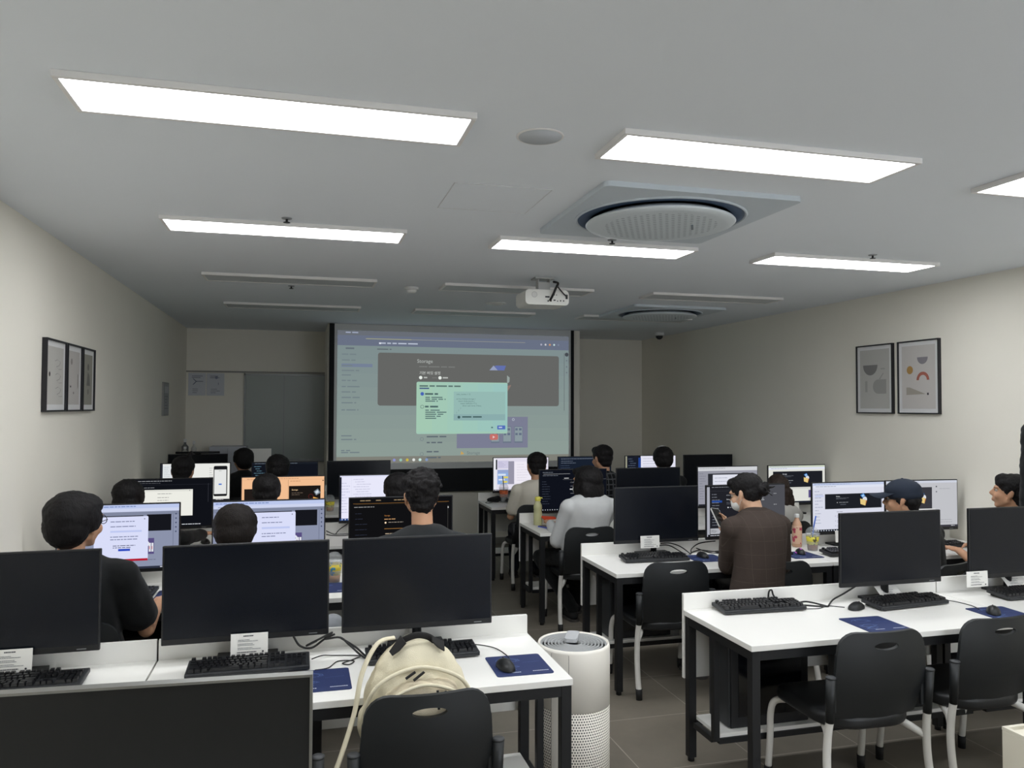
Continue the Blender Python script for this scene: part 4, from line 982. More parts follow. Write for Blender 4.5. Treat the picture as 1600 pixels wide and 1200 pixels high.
def bez(a, b, t): return a + (b - a) * t
def person(label, head, hip, yaw=0., hyaw=0., hpitch=0., hroll=0., hair='short', hm=None, top=C_BLACK, sleeve='short', legs=C_TROUS, skin=None,
           hands=None, knees=None, vox=.010, sc=1., extra=(), hairvox=None, slump=.0, shw=.185, lift=.018, collar=False, big=1.):
    """seated person; head: world centre of the head, hip: world (x, y) of the hips on the seat; yaw turns the trunk, hyaw the head on it"""
    t = thing('person', label, 'person', (hip[0], hip[1], 0), yaw)
    skin = skin or SKIN; hm = hm or HAIR
    iv = Matrix.Rotation(-yaw, 3, 'Z'); H = iv @ (Vector(head) - Vector((hip[0], hip[1], 0)))
    HM = Matrix.Translation(H) @ Euler((-hpitch, hroll, hyaw), 'XYZ').to_matrix().to_4x4() @ Matrix.Diagonal((sc, sc, sc, 1))
    HR = HM.to_euler()
    def h(x, y, z): return HM @ Vector((x, y, z))
    P0 = Vector((0, 0, .56)); N = h(0, -.035, -.125) + Vector((0, -.02, -.045 + lift)) ; N = Vector((N.x * .85, N.y, N.z))
    chest = P0.lerp(N, .68) + Vector((0, -.035 - slump, 0))
    def spine(q): return (1 - q) ** 2 * P0 + 2 * q * (1 - q) * (chest * 1.5 - (P0 + N) * .25) + q * q * N
    sh = {s: N + Vector((s * shw, .0, -.075)) for s in (-1, 1)}
    hd = hands or {}
    kn = knees or {}
    body, shirt, pants = [], [], []
    body += [('e', h(0, -.012, .03), (.074 * sc, .096 * sc, .085 * sc), HR), ('e', h(0, .022, -.035), (.060 * sc, .068 * sc, .072 * sc), HR), ('e', h(0, .056, -.092), (.026 * sc, .022 * sc, .02 * sc), HR),
             ('c', h(-.05, .0, -.05), h(-.012, .06, -.092), .022 * sc, .018 * sc), ('c', h(.05, .0, -.05), h(.012, .06, -.092), .022 * sc, .018 * sc),
             ('c', h(0, .086, .016), h(0, .106, -.022), .008 * sc, .0125 * sc), ('e', h(0, .094, -.028), (.018 * sc, .014 * sc, .011 * sc), HR), ('e', h(0, .078, .024), (.052 * sc, .016 * sc, .012 * sc), HR),
             ('e', h(0, .088, -.056), (.024 * sc, .012 * sc, .0075 * sc), HR), ('e', h(0, .086, -.067), (.02 * sc, .012 * sc, .007 * sc), HR),
             ('e', h(-.036, .062, -.03), (.026 * sc, .022 * sc, .026 * sc), HR), ('e', h(.036, .062, -.03), (.026 * sc, .022 * sc, .026 * sc), HR)]
    for s in (-1, 1):
        body += [('e', h(s * .077, -.008, -.008), (.0085 * sc, .019 * sc, .026 * sc), HR), ('e', h(s * .083, -.016, .0), (.007 * sc, .013 * sc, .028 * sc), HR), ('e', h(s * .077, .0, -.034), (.0075 * sc, .009 * sc, .011 * sc), HR)]
    body += [('c', h(0, -.028, -.06), N + Vector((0, .005, -.02)), .056, .058)]
    tw = [.165, .162, .156, .154, .158, .166, .171, .162, .118]; td = [.125, .122, .116, .114, .116, .118, .112, .094, .068]
    for i in range(25):
        q = i / 24; c = spine(q); j = min(7, int(q * 8)); k = q * 8 - j
        wx = bez(tw[j], tw[j + 1], k) * big; wy = bez(td[j], td[j + 1], k) * big; hz = .10 if q < .7 else bez(.10, .045, (q - .7) / .3)
        if i % 2 == 0: body.append(('e', c, (wx * .88, wy * .86, .085 if q < .7 else bez(.085, .022, (q - .7) / .3))))
        shirt.append(('e', c, (wx * 1.04, wy * 1.06, hz)))
    for s in (-1, 1):
        body.append(('c', N + Vector((s * .06, -.005, -.06)), sh[s], .046, .048)); shirt.append(('c', N + Vector((s * .052, -.010, -.044)), sh[s], .060, .070 * big))
        W = Vector(hd.get(s, (s * .14, .37, .77)))
        S = sh[s]; d = W - S; L1, L2 = .285, .25; D = min(d.length, L1 + L2 - .004); dn = d.normalized()
        a = (L1 * L1 - L2 * L2 + D * D) / (2 * D); hh = math.sqrt(max(0, L1 * L1 - a * a))
        pole = Vector((s * .30, -.45, -1.)); pole = (pole - dn * pole.dot(dn)).normalized()
        E = S + dn * a + pole * hh; W = S + dn * D; fd = (W - E).normalized()
        body += [('c', S, E, .046, .038), ('c', E, W, .038, .026)]
        if sleeve == 'short':
            m_ = S.lerp(E, .70); shirt += [('c', S, m_, .066 * big, .074 * big)]
        else: shirt += [('c', S, E, .066 * big, .058 * big), ('c', E, E.lerp(W, .94), .057 * big, .040)]
        # hand: palm, four unequal fingers with a bend, thumb from the side of the palm
        fwd = Vector((fd.x, fd.y, fd.z * .25)).normalized(); dwn = Vector((0, 0, -1)); side = fwd.cross(Vector((0, 0, 1))).normalized()
        if hd.get('grip') == s: fwd = (fd * .5 + Vector((0, .2, .7))).normalized(); side = Vector((-s * .2, -.9, .2)).normalized(); dwn = Vector((-s, .1, 0)).normalized() * -1
        pc = W + fwd * .045
        rq = fwd.to_track_quat('Y', 'Z').to_euler()
        body += [('e', W + fwd * .012, (.027, .03, .018), rq), ('e', pc, (.040, .048, .0155), rq)]
        for k, (o_, ln) in enumerate(((-.030, .062), (-.010, .072), (.011, .068), (.030, .053))):
            b0 = W + fwd * (.083 - .006 * abs(k - 1.3)) + side * o_; b1 = b0 + fwd * ln * .55 + Vector((0, 0, .004)) + dwn * .004; b2 = b1 + (fwd * .5 + dwn * .85).normalized() * ln * .5
            body += [('c', b0 - fwd * .02, b1, .0090, .0082), ('c', b1, b2, .0082, .0068)]
        th = -1 if s > 0 else 1   # thumbs point towards each other
        t0 = W + fwd * .028 + side * (.03 * th); t1 = t0 + (fwd * .6 + side * th * .8).normalized() * .036; t2 = t1 + (fwd * .95 + dwn * .3).normalized() * .03
        body += [('c', t0, t1, .0125, .0098), ('c', t1, t2, .0098, .0078)]
        # legs
        hp = Vector((s * .085, .03, .535)); K = Vector(kn.get(s, (s * .13, .42, .49))); A = Vector((K.x * 1.0, K.y - .02, .09))
        if ('foot', s) in kn: A = Vector(kn[('foot', s)])
        body += [('c', hp, K, .075, .052), ('c', K, A, .050, .036)]; pants += [('c', hp, K, .092, .066), ('c', K, A + Vector((0, 0, .01)), .066, .054)]
        g = blob('shoe', [('c', A + Vector((0, -.03, -.045)), A + Vector((0, .12, -.052)), .038, .032), ('e', A + Vector((0, .13, -.053)), (.042, .05, .03))], C_SHOE, t, .010, 2)
        MB().prism(rrect(.084, .25, .038), .018, None, Matrix.Translation(A + Vector((0, .055, -.090))) @ Matrix.Rotation(PI / 2, 4, 'X')).build('sole', C_SOLE, g)
    if collar: shirt += [('e', N + Vector((0, -.006, -.012)), (.088, .084, .036)), ('e', N.lerp(h(0, -.028, -.06), .22) + Vector((0, -.012, 0)), (.078, .076, .030)), ('e', N.lerp(h(0, -.028, -.06), .42) + Vector((0, -.018, 0)), (.068, .066, .024))]
    pants += [('e', P0 + Vector((0, 0, -.02)), (.178 * big, .145, .115))]
    blob('body', body, skin, t, min(vox, .0075) if vox < .009 else vox, 3)
    o = blob('shirt', shirt, top, t, max(vox, .009), 12, .009, 6, .005, 17, (1, 1, .55), off=(hip[0] * 3, hip[1], 0))
    blob('trousers', pants, legs, t, max(vox, .010), 4, .006, 10, .003, 30)
    # eyes
    for s in (-1, 1):
        e = MB().ell(h(s * .030, .0740, .004), (.0105 * sc,) * 3, EYE_W, sub=2).build('eye', None, t); MB().ell(h(s * .030, .0815, .004), (.0068 * sc, .0045 * sc, .0068 * sc), EYE_D, sub=2).build('iris', None, e)
    # hair
    hv = hairvox or max(.006, vox * .8); a1, f1, a2, f2 = .004, 22, .003, 75
    S_ = [('e', h(0, -.024, .048), (.090 * sc, .106 * sc, .080 * sc), HR), ('e', h(0, .046, .078), (.066 * sc, .05 * sc, .038 * sc), HR),
          ('e', h(-.030, .088, .021), (.016 * sc, .005 * sc, .0035 * sc), HR), ('e', h(.030, .088, .021), (.016 * sc, .005 * sc, .0035 * sc), HR)]
    nape = [('e', h(0, -.050, .0), (.080 * sc, .066 * sc, .062 * sc), HR), ('e', h(0, -.062, -.045), (.062 * sc, .042 * sc, .045 * sc), HR), ('e', h(-.072, .006, .025), (.013 * sc, .03 * sc, .042 * sc), HR), ('e', h(.072, .006, .025), (.013 * sc, .03 * sc, .042 * sc), HR)]
    if hair == 'short': S_ += nape
    elif hair == 'fringe': S_ += nape + [('e', h(0, .030, .060), (.080 * sc, .064 * sc, .046 * sc), HR), ('e', h(0, -.06, .01), (.088 * sc, .066 * sc, .07 * sc), HR)]
    elif hair == 'bowl': S_ = S_[1:] + nape + [('e', h(0, -.034, .036), (.095 * sc, .108 * sc, .090 * sc), HR), ('e', h(0, .030, .062), (.082 * sc, .068 * sc, .050 * sc), HR), ('e', h(-.078, -.004, .012), (.016 * sc, .050 * sc, .052 * sc), HR), ('e', h(.078, -.004, .012), (.016 * sc, .050 * sc, .052 * sc), HR), ('e', h(0, -.066, -.028), (.080 * sc, .054 * sc, .062 * sc), HR)]
    elif hair == 'full': S_ = S_[2:] + nape + [('e', h(0, -.040, .040), (.104 * sc, .112 * sc, .096 * sc), HR), ('e', h(0, -.066, -.006), (.098 * sc, .078 * sc, .092 * sc), HR), ('e', h(0, .018, .074), (.084 * sc, .062 * sc, .046 * sc), HR), ('e', h(-.080, -.008, .022), (.020 * sc, .046 * sc, .048 * sc), HR), ('e', h(.080, -.008, .022), (.020 * sc, .046 * sc, .048 * sc), HR), ('e', h(0, -.070, -.048), (.074 * sc, .046 * sc, .052 * sc), HR)]
    elif hair == 'curly':
        S_ += nape + [('e', h(0, -.02, .065), (.094 * sc, .104 * sc, .07 * sc), HR), ('e', h(0, -.055, .02), (.088 * sc, .066 * sc, .065 * sc), HR)]
        rr = random.Random(5)
        for k in range(60):
            a, b_ = rr.uniform(0, 6.28), rr.uniform(-.1, 1.4); S_.append(('e', h(.088 * math.cos(a) * math.cos(b_), -.02 + .10 * math.sin(a) * math.cos(b_) * (1 if math.sin(a) < 0 else .8), .06 + .072 * math.sin(b_)), (.019 * sc,) * 3))
        a1, f1, a2, f2 = .008, 30, .006, 80
    elif hair == 'bob': S_ += nape + [('e', h(0, -.040, .03), (.108 * sc, .112 * sc, .1 * sc), HR), ('e', h(0, -.066, -.06), (.120 * sc, .078 * sc, .125 * sc), HR), ('e', h(-.082, -.01, -.05), (.028 * sc, .055 * sc, .11 * sc), HR), ('e', h(.082, -.01, -.05), (.028 * sc, .055 * sc, .11 * sc), HR), ('c', h(-.085, -.065, -.165), h(.085, -.065, -.165), .042, .042)]; a1, f1 = .006, 16; rr = random.Random(3); S_ += [('c', h(x := rr.uniform(-.115, .115), y := -.06 - .055 * math.sqrt(max(0, 1 - (x / .12) ** 2)) * rr.random(), -.12), h(x * 1.12, y - .012, -.205 - .02 * rr.random()), .024, .006) for _ in range(26)]
    elif hair == 'long': S_ += nape + [('e', h(0, -.03, .03), (.098 * sc, .106 * sc, .095 * sc), HR), ('c', h(-.05, -.065, -.03), h(-.055, -.075, -.30), .062, .045), ('c', h(.05, -.065, -.03), h(.06, -.07, -.30), .062, .045), ('c', h(.085, -.01, -.02), h(.125, .0, -.26), .046, .042), ('c', h(.08, -.05, -.05), h(.12, -.06, -.27), .05, .045), ('c', h(-.085, .0, -.02), h(-.10, .02, -.26), .034, .03)]; a1, f1, a2 = .010, 14, .005
    elif hair == 'bun':
        S_ += nape[:1] + [nape[2], nape[3], ('e', h(0, -.055, -.02), (.070 * sc, .05 * sc, .055 * sc), HR), ('e', h(0, -.125, -.005), (.042 * sc, .036 * sc, .042 * sc), HR), ('e', h(0, -.15, .012), (.022, .018, .03), HR)]
        rr = random.Random(9)
        for k in range(9):
            a = rr.uniform(0, 6.28); S_.append(('c', h(.02 * math.cos(a), -.145, .0 + .02 * math.sin(a)), h(.05 * math.cos(a), -.175 - rr.uniform(0, .03), .05 * math.sin(a) - .01), .006, .003))
    elif hair == 'topknot': S_ += nape + [('c', h(.03, -.03, .10), h(.045, -.04, .155), .03, .018)]
    elif hair == 'cap': S_ = S_[2:] + [('e', h(0, -.055, -.01), (.078 * sc, .062 * sc, .055 * sc), HR), ('e', h(0, -.06, -.045), (.062 * sc, .042 * sc, .04 * sc), HR), ('e', h(-.073, .004, .01), (.012 * sc, .026 * sc, .04 * sc), HR), ('e', h(.073, .004, .01), (.012 * sc, .026 * sc, .04 * sc), HR)]
    blob('hair', S_, hm, t, hv, 2, a1, f1, a2, f2)
    if hair == 'cap':
        c = blob('cap', [('e', h(0, -.014, .052), (.094 * sc, .112 * sc, .080 * sc), HR), ('e', h(0, -.02, .03), (.094 * sc, .112 * sc, .05 * sc), HR)], mat('navy_cap', rgb(28, 38, 54), .85, bump=.3, bscale=500), t, .008, 3)
        br = MB(); K = 14
        top_, bot = [], []
        for k in range(K + 1):
            a = -1.25 + 2.5 * k / K
            top_.append((h(.085 * math.sin(a), -.01 + .085 * math.cos(a) + .012, .040), h(.088 * math.sin(a), .055 + .135 * max(0., math.cos(a)) ** .8, .030 - .024 * abs(math.sin(a)) ** 2)))
        for (a, b_), (c_, d_) in zip(top_, top_[1:]): br.quad(a, c_, d_, b_)
        o = br.build('brim', mat('navy_cap', rgb(28, 38, 54), .85), c); md = o.modifiers.new('s', 'SOLIDIFY'); md.thickness = .005
        MB().ell(h(0, -.012, .131), (.008, .008, .004), sub=2).build('button', mat('navy_cap', rgb(28, 38, 54), .85), c)
    for e in extra:
        if e == 'glasses':
            b = MB()
            for s in (-1, 1):
                b.tube([h(s * .033 + .024 * math.cos(a), .098 - .006 * abs(s * .033 + .024 * math.cos(a)) / .05, .003 + .019 * math.sin(a)) for a in [k * PI / 8 for k in range(17)]], .0017, n=6, smooth_path=False)
                b.tube([h(s * .058, .094, .006), h(s * .078, .03, .006), h(s * .084, -.012, .004), h(s * .083, -.03, -.012)], .0016, n=6)
            b.tube([h(-.01, .1, .006), h(0, .103, .009), h(.01, .1, .006)], .0016, n=6)
            b.build('glasses', GLASS_F, t)
        if e == 'mask':
            b = blob('face_mask', [('e', h(0, .060, -.056), (.060 * sc, .050 * sc, .046 * sc), HR), ('e', h(0, .088, -.040), (.030, .026, .026), HR)], mat('white_mask', rgb(226, 226, 222), .9, bump=.1, bscale=300), t, .006, 3)
            for s in (-1, 1): MB().tube([h(s * .05, .05, -.03), h(s * .076, .015, -.018), h(s * .084, -.012, .02)], .0014, n=5).tube([h(s * .05, .04, -.08), h(s * .075, .01, -.05), h(s * .082, -.012, -.034)], .0014, n=5).build('ear_loop', M_PAPER, b)
        if e == 'earbud': MB().ell(h(.083, .004, -.012), (.006, .008, .009), sub=2).build('earbud', M_WHITEP, t)
        if e == 'headset':
            MB().tube([h(.088 * math.cos(a), -.02, .03 + .105 * math.sin(a)) for a in [k * PI / 10 for k in range(11)]], .008, n=8).build('headset', M_WHITEP, t)
    return t
# left block
person('person in a black T-shirt with large black hair, by the left wall', (-.955, 3.90, 1.205), (-.93, 3.88), -.10, -.42, -.02, .10, 'full', top=C_BLACK, vox=.0085, sc=1.08, big=1.14, shw=.22, extra=('glasses', 'earbud'), hands={1: (.24, .30, .765), -1: (-.10, .36, .775)})
person('person with dark brown hair and bowed head in front of a white console dialog', (-.305, 4.08, 1.105), (-.27, 3.97), -.05, .05, .35, 0, 'full', HAIRB, top=C_DARK, vox=.010, sc=1.0, legs=C_GREYT, knees={1: (.43, .12, .62), ('foot', 1): (.25, .34, .12)})
person('person with curly black hair and a bare neck, seen from behind, second left row', (.598, 4.02, 1.265), (.60, 3.93), 0, .0, .12, 0, 'curly', top=C_DARK, vox=.0085, sc=1.0, lift=-.004)
person('person with smooth black hair and hand on the desk, by the left wall', (-1.083, 5.62, 1.115), (-1.06, 5.55), -.05, -.1, .25, 0, 'bowl', top=C_BLACK, sleeve='long', vox=.010, hands={1: (.40, .53, .80), -1: (-.10, .46, .775)})
person('person with shiny black hair in front of the orange screen', (-.223, 5.62, 1.140), (-.21, 5.52), 0, 0, .25, 0, 'bowl', top=C_BLACK, vox=.011, sc=1.0)
person('person with short black hair in front of the white editor, third left row', (.665, 5.62, 1.125), (.67, 5.52), 0, .1, .1, 0, 'full', top=C_BLACK, vox=.011)
person('person with a small topknot in front of the phone picture screen', (-.975, 7.22, 1.165), (-.98, 7.15), 0, .0, .15, .12, 'topknot', top=C_BLACK, vox=.012, sc=1.06)
person('person with black hair and a dark top before the dark code editor', (-.195, 7.22, 1.165), (-.20, 7.15), 0, .0, .2, 0, 'full', top=C_BLACK, vox=.012)
person('farthest person on the left, black hair and black hooded top', (-.600, 8.80, 1.150), (-.60, 8.70), 0, .5, .05, 0, 'full', top=C_BLACK, sleeve='long', collar=True, vox=.012, extra=('glasses',))
# right block
person('person in an off-white T-shirt at the aisle end of the farthest right row', (2.235, 7.38, 1.145), (2.19, 7.34), -.15, .05, .18, .06, 'short', top=C_WHITE, vox=.010, legs=C_NAVY, sc=1.10, hands={-1: (-.16, .28, .775)}, knees={-1: (-.14, .40, .49), 1: (.1, .42, .49)})
person('person in a black and grey plaid shirt, farthest right row', (2.919, 7.38, 1.214), (2.88, 7.34), 0, .35, .1, 0, 'short', top=C_PLAID, sleeve='long', vox=.011, sc=1.08)
person('farthest person on the right with black hair and a white headset', (3.586, 7.38, 1.192), (3.55, 7.34), 0, -.2, .1, 0, 'full', top=C_BLACK, sleeve='long', vox=.011, extra=('headset',))
person('person with a black bob in a pale grey long-sleeved shirt, third right row', (2.200, 5.92, 1.128), (2.18, 5.90), .12, .38, .05, 0, 'bob', top=C_PGREY, sleeve='long', vox=.0095, sc=1.04, lift=.05, legs=C_BLACK, shw=.185, big=1.1, extra=('glasses', 'mask'), hands={-1: (-.16, .28, .77)}, knees={-1: (-.2, .40, .48), 1: (.12, .4, .48), ('foot', -1): (-.02, .16, .09)})
person('person with long brown hair and a grey scarf, third right row', (3.87, 5.80, 1.045), (3.88, 5.76), .1, -.5, .1, .1, 'long', HAIRC, top=C_SCARF, sleeve='long', vox=.0095, sc=.97, shw=.165)
person('person in a brown checked shirt with a hair bun and white mask, at a phone', (2.682, 4.36, 1.192), (2.66, 4.22), .12, .42, .30, 0, 'bun', top=C_BROWN, sleeve='long', vox=.0065, sc=.98, skin=SKIN2, slump=.02, shw=.185, big=1.03, collar=True, extra=('glasses', 'mask'),
       hands={-1: (.035, .335, .915), 1: (.27, .36, .775), 'grip': -1}, lift=.03)
person('person in a navy baseball cap looking left, second right row', (3.655, 4.14, 1.155), (3.74, 4.06), .20, .56, .06, 0, 'cap', top=C_BLACK, sleeve='long', vox=.0085, sc=.98, extra=('glasses',))
person('person with short black hair looking left at the right edge of the photo', (4.475, 4.11, 1.178), (4.50, 4.00), .22, .46, -.14, 0, 'fringe', top=C_BLACK, vox=.0085, sc=1.0)

# ---------------------------------------------------------------- phone held by the person in the checked shirt
t = thing('smartphone', 'smartphone with a pale rim held by the person in the checked shirt', 'phone', (2.630, 4.585, 1.012))
t.rotation_euler = (-.75, .20, .25)
MB().prism(rrect(.074, .152, .011), .008, None).build('body', mat('phone_rim', rgb(205, 205, 202), .3), t)
MB().prism(rrect(.068, .146, .009), .001, None, Matrix.Translation((0, -.0009, 0))).build('display', mat('phone_glass', rgb(22, 23, 26), .15), t)
# ---------------------------------------------------------------- wall pictures
M_PF = mat('black_picture_frame', rgb(30, 29, 34), .5)
def wall_frame(label, x, y0, y1, z0, z1, side, draw, group):
    """side +1: on the left wall, facing right"""
    w, h = y1 - y0, z1 - z0
    t = thing('framed_picture', label, 'picture', (x, (y0 + y1) / 2, (z0 + z1) / 2), side * PI / 2, group)
    b = MB(); d = .028
    b.box((0, -d / 2, h / 2 - .005), (w, d, .010)); b.box((0, -d / 2, -h / 2 + .005), (w, d, .010)); b.box((w / 2 - .005, -d / 2, 0), (.010, d, h - .02)); b.box((-w / 2 + .005, -d / 2, 0), (.010, d, h - .02))
    b.build('frame', M_PF, t)
    MB().box((0, -.009, 0), (w - .02, .014, h - .02)).build('mount', mat('picture_mount', rgb(222, 222, 222), .6), t)
    p = Pic(w - .085, h - .085, lit=False); draw(p); p.build('print', t, (0, -.0165, 0))
BG = (196, 194, 188)
def d1(p):
    p.rect(0, 0, 1, 1, BG); p.disc(.14, .48, .042, (44, 42, 42))
    for k in range(3):
        v = .24 + .24 * k; pts = [(.45, v), (.60, v - .03), (.78, v + .01), (.70, v + .07), (.52, v + .1), (.66, v + .14), (.85, v + .13)]
        for a, b in zip(pts, pts[1:]): p.poly([a, b, (b[0] + .012, b[1] + .006), (a[0] + .012, a[1] + .006)], (130, 128, 126))
def d2(p):
    p.rect(0, 0, 1, 1, (192, 188, 184)); p.disc(.27, .2, .06, (146, 142, 138)); p.poly([(.82, .42), (.86, .42), (.86, .66), (.82, .70)], (104, 100, 98)); p.disc(.2, .68, .035, (48, 46, 46), a0=0, a1=180); p.rect(.42, .76, .50, .80, (120, 116, 112))
def d3(p):
    p.rect(0, 0, 1, 1, (150, 148, 138)); p.disc(.5, .25, .07, (112, 110, 104)); p.poly([(.32, .62), (.45, .34), (.62, .40), (.72, .62)], (112, 111, 106)); p.disc(.5, .74, .06, (122, 120, 114))
def d4(p):
    p.rect(0, 0, 1, 1, (188, 187, 182)); p.disc(.36, .26, .175, (128, 127, 126), a0=180, a1=360); p.rect(.18, .53, .26, .72, (166, 165, 160)); p.disc(.62, .63, .12, (160, 159, 155)); p.rect(.62, .51, .9, .75, (160, 159, 155)); p.poly([(.66, .50), (.80, .40), (.82, .41), (.69, .51)], (160, 159, 155)); p.rect(.72, .32, .86, .345, (168, 167, 162))
def d5(p):
    p.rect(0, 0, 1, 1, (200, 196, 192)); p.disc(.63, .19, .11, (140, 136, 142), a0=180, a1=360); p.disc(.25, .385, .066, (176, 140, 84)); p.disc(.64, .55, .13, (172, 106, 92), a0=0, a1=180, r2=.08); p.poly([(.14, .66), (.24, .66), (.72, .77), (.14, .78)], (164, 158, 148)); p.rect(.76, .75, .81, .785, (62, 62, 66))
for k, (y0, y1, dr, lb) in enumerate(((4.975, 5.375, d1, 'framed print with thin line drawing and a dark oval, leftmost on the left wall'), (5.395, 5.735, d2, 'framed print with a dark half circle, middle one on the left wall'), (5.755, 6.06, d3, 'darkest framed print, rightmost on the left wall'))):
    wall_frame(lb, XL + .001, y0, y1, 1.69, 2.115, 1, dr, 'pictures on the left wall')
wall_frame('framed print with a grey bowl shape, left one on the right wall', XR - .001, 5.605, 6.055, 1.68, 2.285, -1, d4, 'pictures on the right wall')
wall_frame('framed print with an ochre dot and red arch, right one on the right wall', XR - .001, 5.10, 5.545, 1.68, 2.285, -1, d5, 'pictures on the right wall')

# ---------------------------------------------------------------- air purifier in the aisle
AX, AY, AR, AH = 1.176, 3.31, .160, .690
t = thing('air_purifier', 'cream cylindrical air purifier in the aisle beside the nearest left desk', 'air purifier', (AX, AY, 0))
M_AP = mat('purifier_shell', rgb(240, 236, 226), .45)
HZ = .43
MB().lathe([(AR - .008, HZ), (AR, HZ + .002), (AR, AH - .012), (AR - .004, AH), (AR - .010, AH), (AR - .012, AH - .03)], n=64).build('shell', M_AP, t)
MB().lathe([(0, AH - .03), (AR - .012, AH - .03)], n=48).build('inner_plate', mat('purifier_inside', rgb(34, 36, 38), .7), t)
MB().lathe([(AR - .012, .02), (AR - .001, .025), (AR - .001, HZ), (AR - .012, HZ + .002)], n=64).build('perforated_grille', perf_mat('purifier_holes', rgb(234, 229, 218), rgb(52, 50, 48), .0115, .30, cyl=AR), t)
MB().lathe([(AR - .03, 0), (AR - .02, .02), (0, .02)], n=48).build('base', M_BLACKP, t)
b = MB(); va = math.atan2(-AY, -AX); A_ = [va - math.radians(36) + math.radians(29) * k / 8 for k in range(9)]; r = AR + .0004
for a, c in zip(A_, A_[1:]): b.quad((r * math.cos(a), r * math.sin(a), .025), (r * math.cos(c), r * math.sin(c), .025), (r * math.cos(c), r * math.sin(c), AH - .012), (r * math.cos(a), r * math.sin(a), AH - .012))
b.build('seam_strip', M_AP, t)
b = MB()
for a in (A_[0], A_[-1]): b.box((AR * math.cos(a), AR * math.sin(a), AH / 2), (.0022, .0022, AH - .03), rot=(0, 0, a))
b.build('seam', mat('purifier_seam', rgb(150, 146, 138), .6), t)
b = MB()
for k in range(8):
    r = .034 + .0152 * k; b.lathe([(r, AH - .018), (r, AH - .005), (r + .0055, AH - .004), (r + .006, AH - .018), (r, AH - .018)], n=64)
for k in range(8):
    a = k * PI / 4; b.box((math.cos(a) * .09, math.sin(a) * .09, AH - .020), (.12, .004, .006), rot=(0, 0, a))
b.build('top_grille', mat('purifier_rings', rgb(158, 160, 160), .45), t)
b = MB(); b.prism(rrect(.056, .135, .018), .016, None, Matrix.Translation((.012, .052, AH - .003)) @ Matrix.Rotation(-.45, 4, 'Z') @ Matrix.Rotation(PI / 2, 4, 'X')); b.build('control_bar', mat('purifier_bar', rgb(182, 184, 186), .4), t)

# ---------------------------------------------------------------- cream backpack on the chair
BX, BY = .392, 2.70
M_BAG = mat('cream_canvas', rgb(226, 218, 192), .85, spec=.2, var=.03, vscale=12, bump=.25, bscale=350)
M_BAG2 = mat('cream_canvas_pocket', rgb(214, 203, 178), .85, spec=.2, var=.05, vscale=14, bump=.3, bscale=300)
t = thing('backpack', 'cream backpack standing on the black chair', 'backpack', (BX, BY, .452), .03)
o = blob('main_body', [('e', (0, .02, .10), (.178, .10, .12)), ('e', (0, .02, .20), (.200, .105, .14)), ('e', (0, .03, .30), (.180, .098, .13)), ('e', (0, .035, .36), (.145, .088, .11)), ('e', (0, .04, .40), (.095, .07, .088))], M_BAG, t, .008, 5, .008, 10, .003, 30)
o = blob('front_pocket', [('e', (.01, -.06, .10), (.160, .06, .11)), ('e', (.01, -.062, .21), (.160, .060, .11)), ('e', (.01, -.046, .295), (.130, .055, .070))], M_BAG2, t, .007, 5, .010, 12, .005, 40)
MB().tube([(-.146, -.092, .14), (-.143, -.106, .23), (-.108, -.106, .315), (0.01, -.092, .352), (.128, -.106, .315), (.163, -.106, .23), (.166, -.092, .14)], .006, n=8).build('pocket_piping', M_BAG, o)
MB().tube([(-.186, -.035, .20), (-.178, -.055, .29), (-.125, -.062, .365), (0, -.055, .400), (.13, -.062, .36), (.182, -.055, .28), (.192, -.035, .18)], .007, n=8).build('zip_flap', M_BAG, t)
for k, (p0, p1) in enumerate((((-.05, -.073, .372), (-.018, -.074, .392)), ((-.025, -.080, .366), (.012, -.075, .390)), ((.050, -.112, .338), (.052, -.126, .280)), ((.078, -.112, .334), (.080, -.125, .276)))):
    z = MB().tube([p0, tuple(Vector(p0).lerp(Vector(p1), .5)), p1], .0045, n=6).build('zip_pull', M_RUB, t)
MB().tube([(-.060, .000, .470), (-.035, -.006, .486), (0, -.008, .494), (.035, -.006, .486), (.060, .000, .468)], .003, flat=.011, n=12).build('top_handle', mat('black_webbing', rgb(26, 25, 25), .8), t)
for s in (-1, 1): MB().prism([(-.034, -.010), (.026, -.030), (.032, .010), (.0, .016), (-.03, .012)], .004, None, Matrix.Translation((s * .068, -.022, .462)) @ Euler((.75, s * .72, s * .3)).to_matrix().to_4x4() @ Matrix.Rotation(PI / 2, 4, 'X')).build('handle_patch', mat('black_webbing', rgb(26, 25, 25), .8), t)
MB().tube([(-.07, .05, .475), (-.13, .04, .462), (-.185, .0, .38), (-.215, -.04, .26), (-.265, -.08, .13), (-.305, -.10, .04), (-.300, -.11, -.015), (-.27, -.105, -.03), (-.245, -.09, -.02)], .013, flat=.006, n=10).build('shoulder_strap', M_BAG, t)
MB().box((-.285, -.108, -.065), (.022, .006, .06), rot=(0, .2, 0)).build('strap_end', mat('grey_webbing', rgb(120, 116, 106), .9), t)

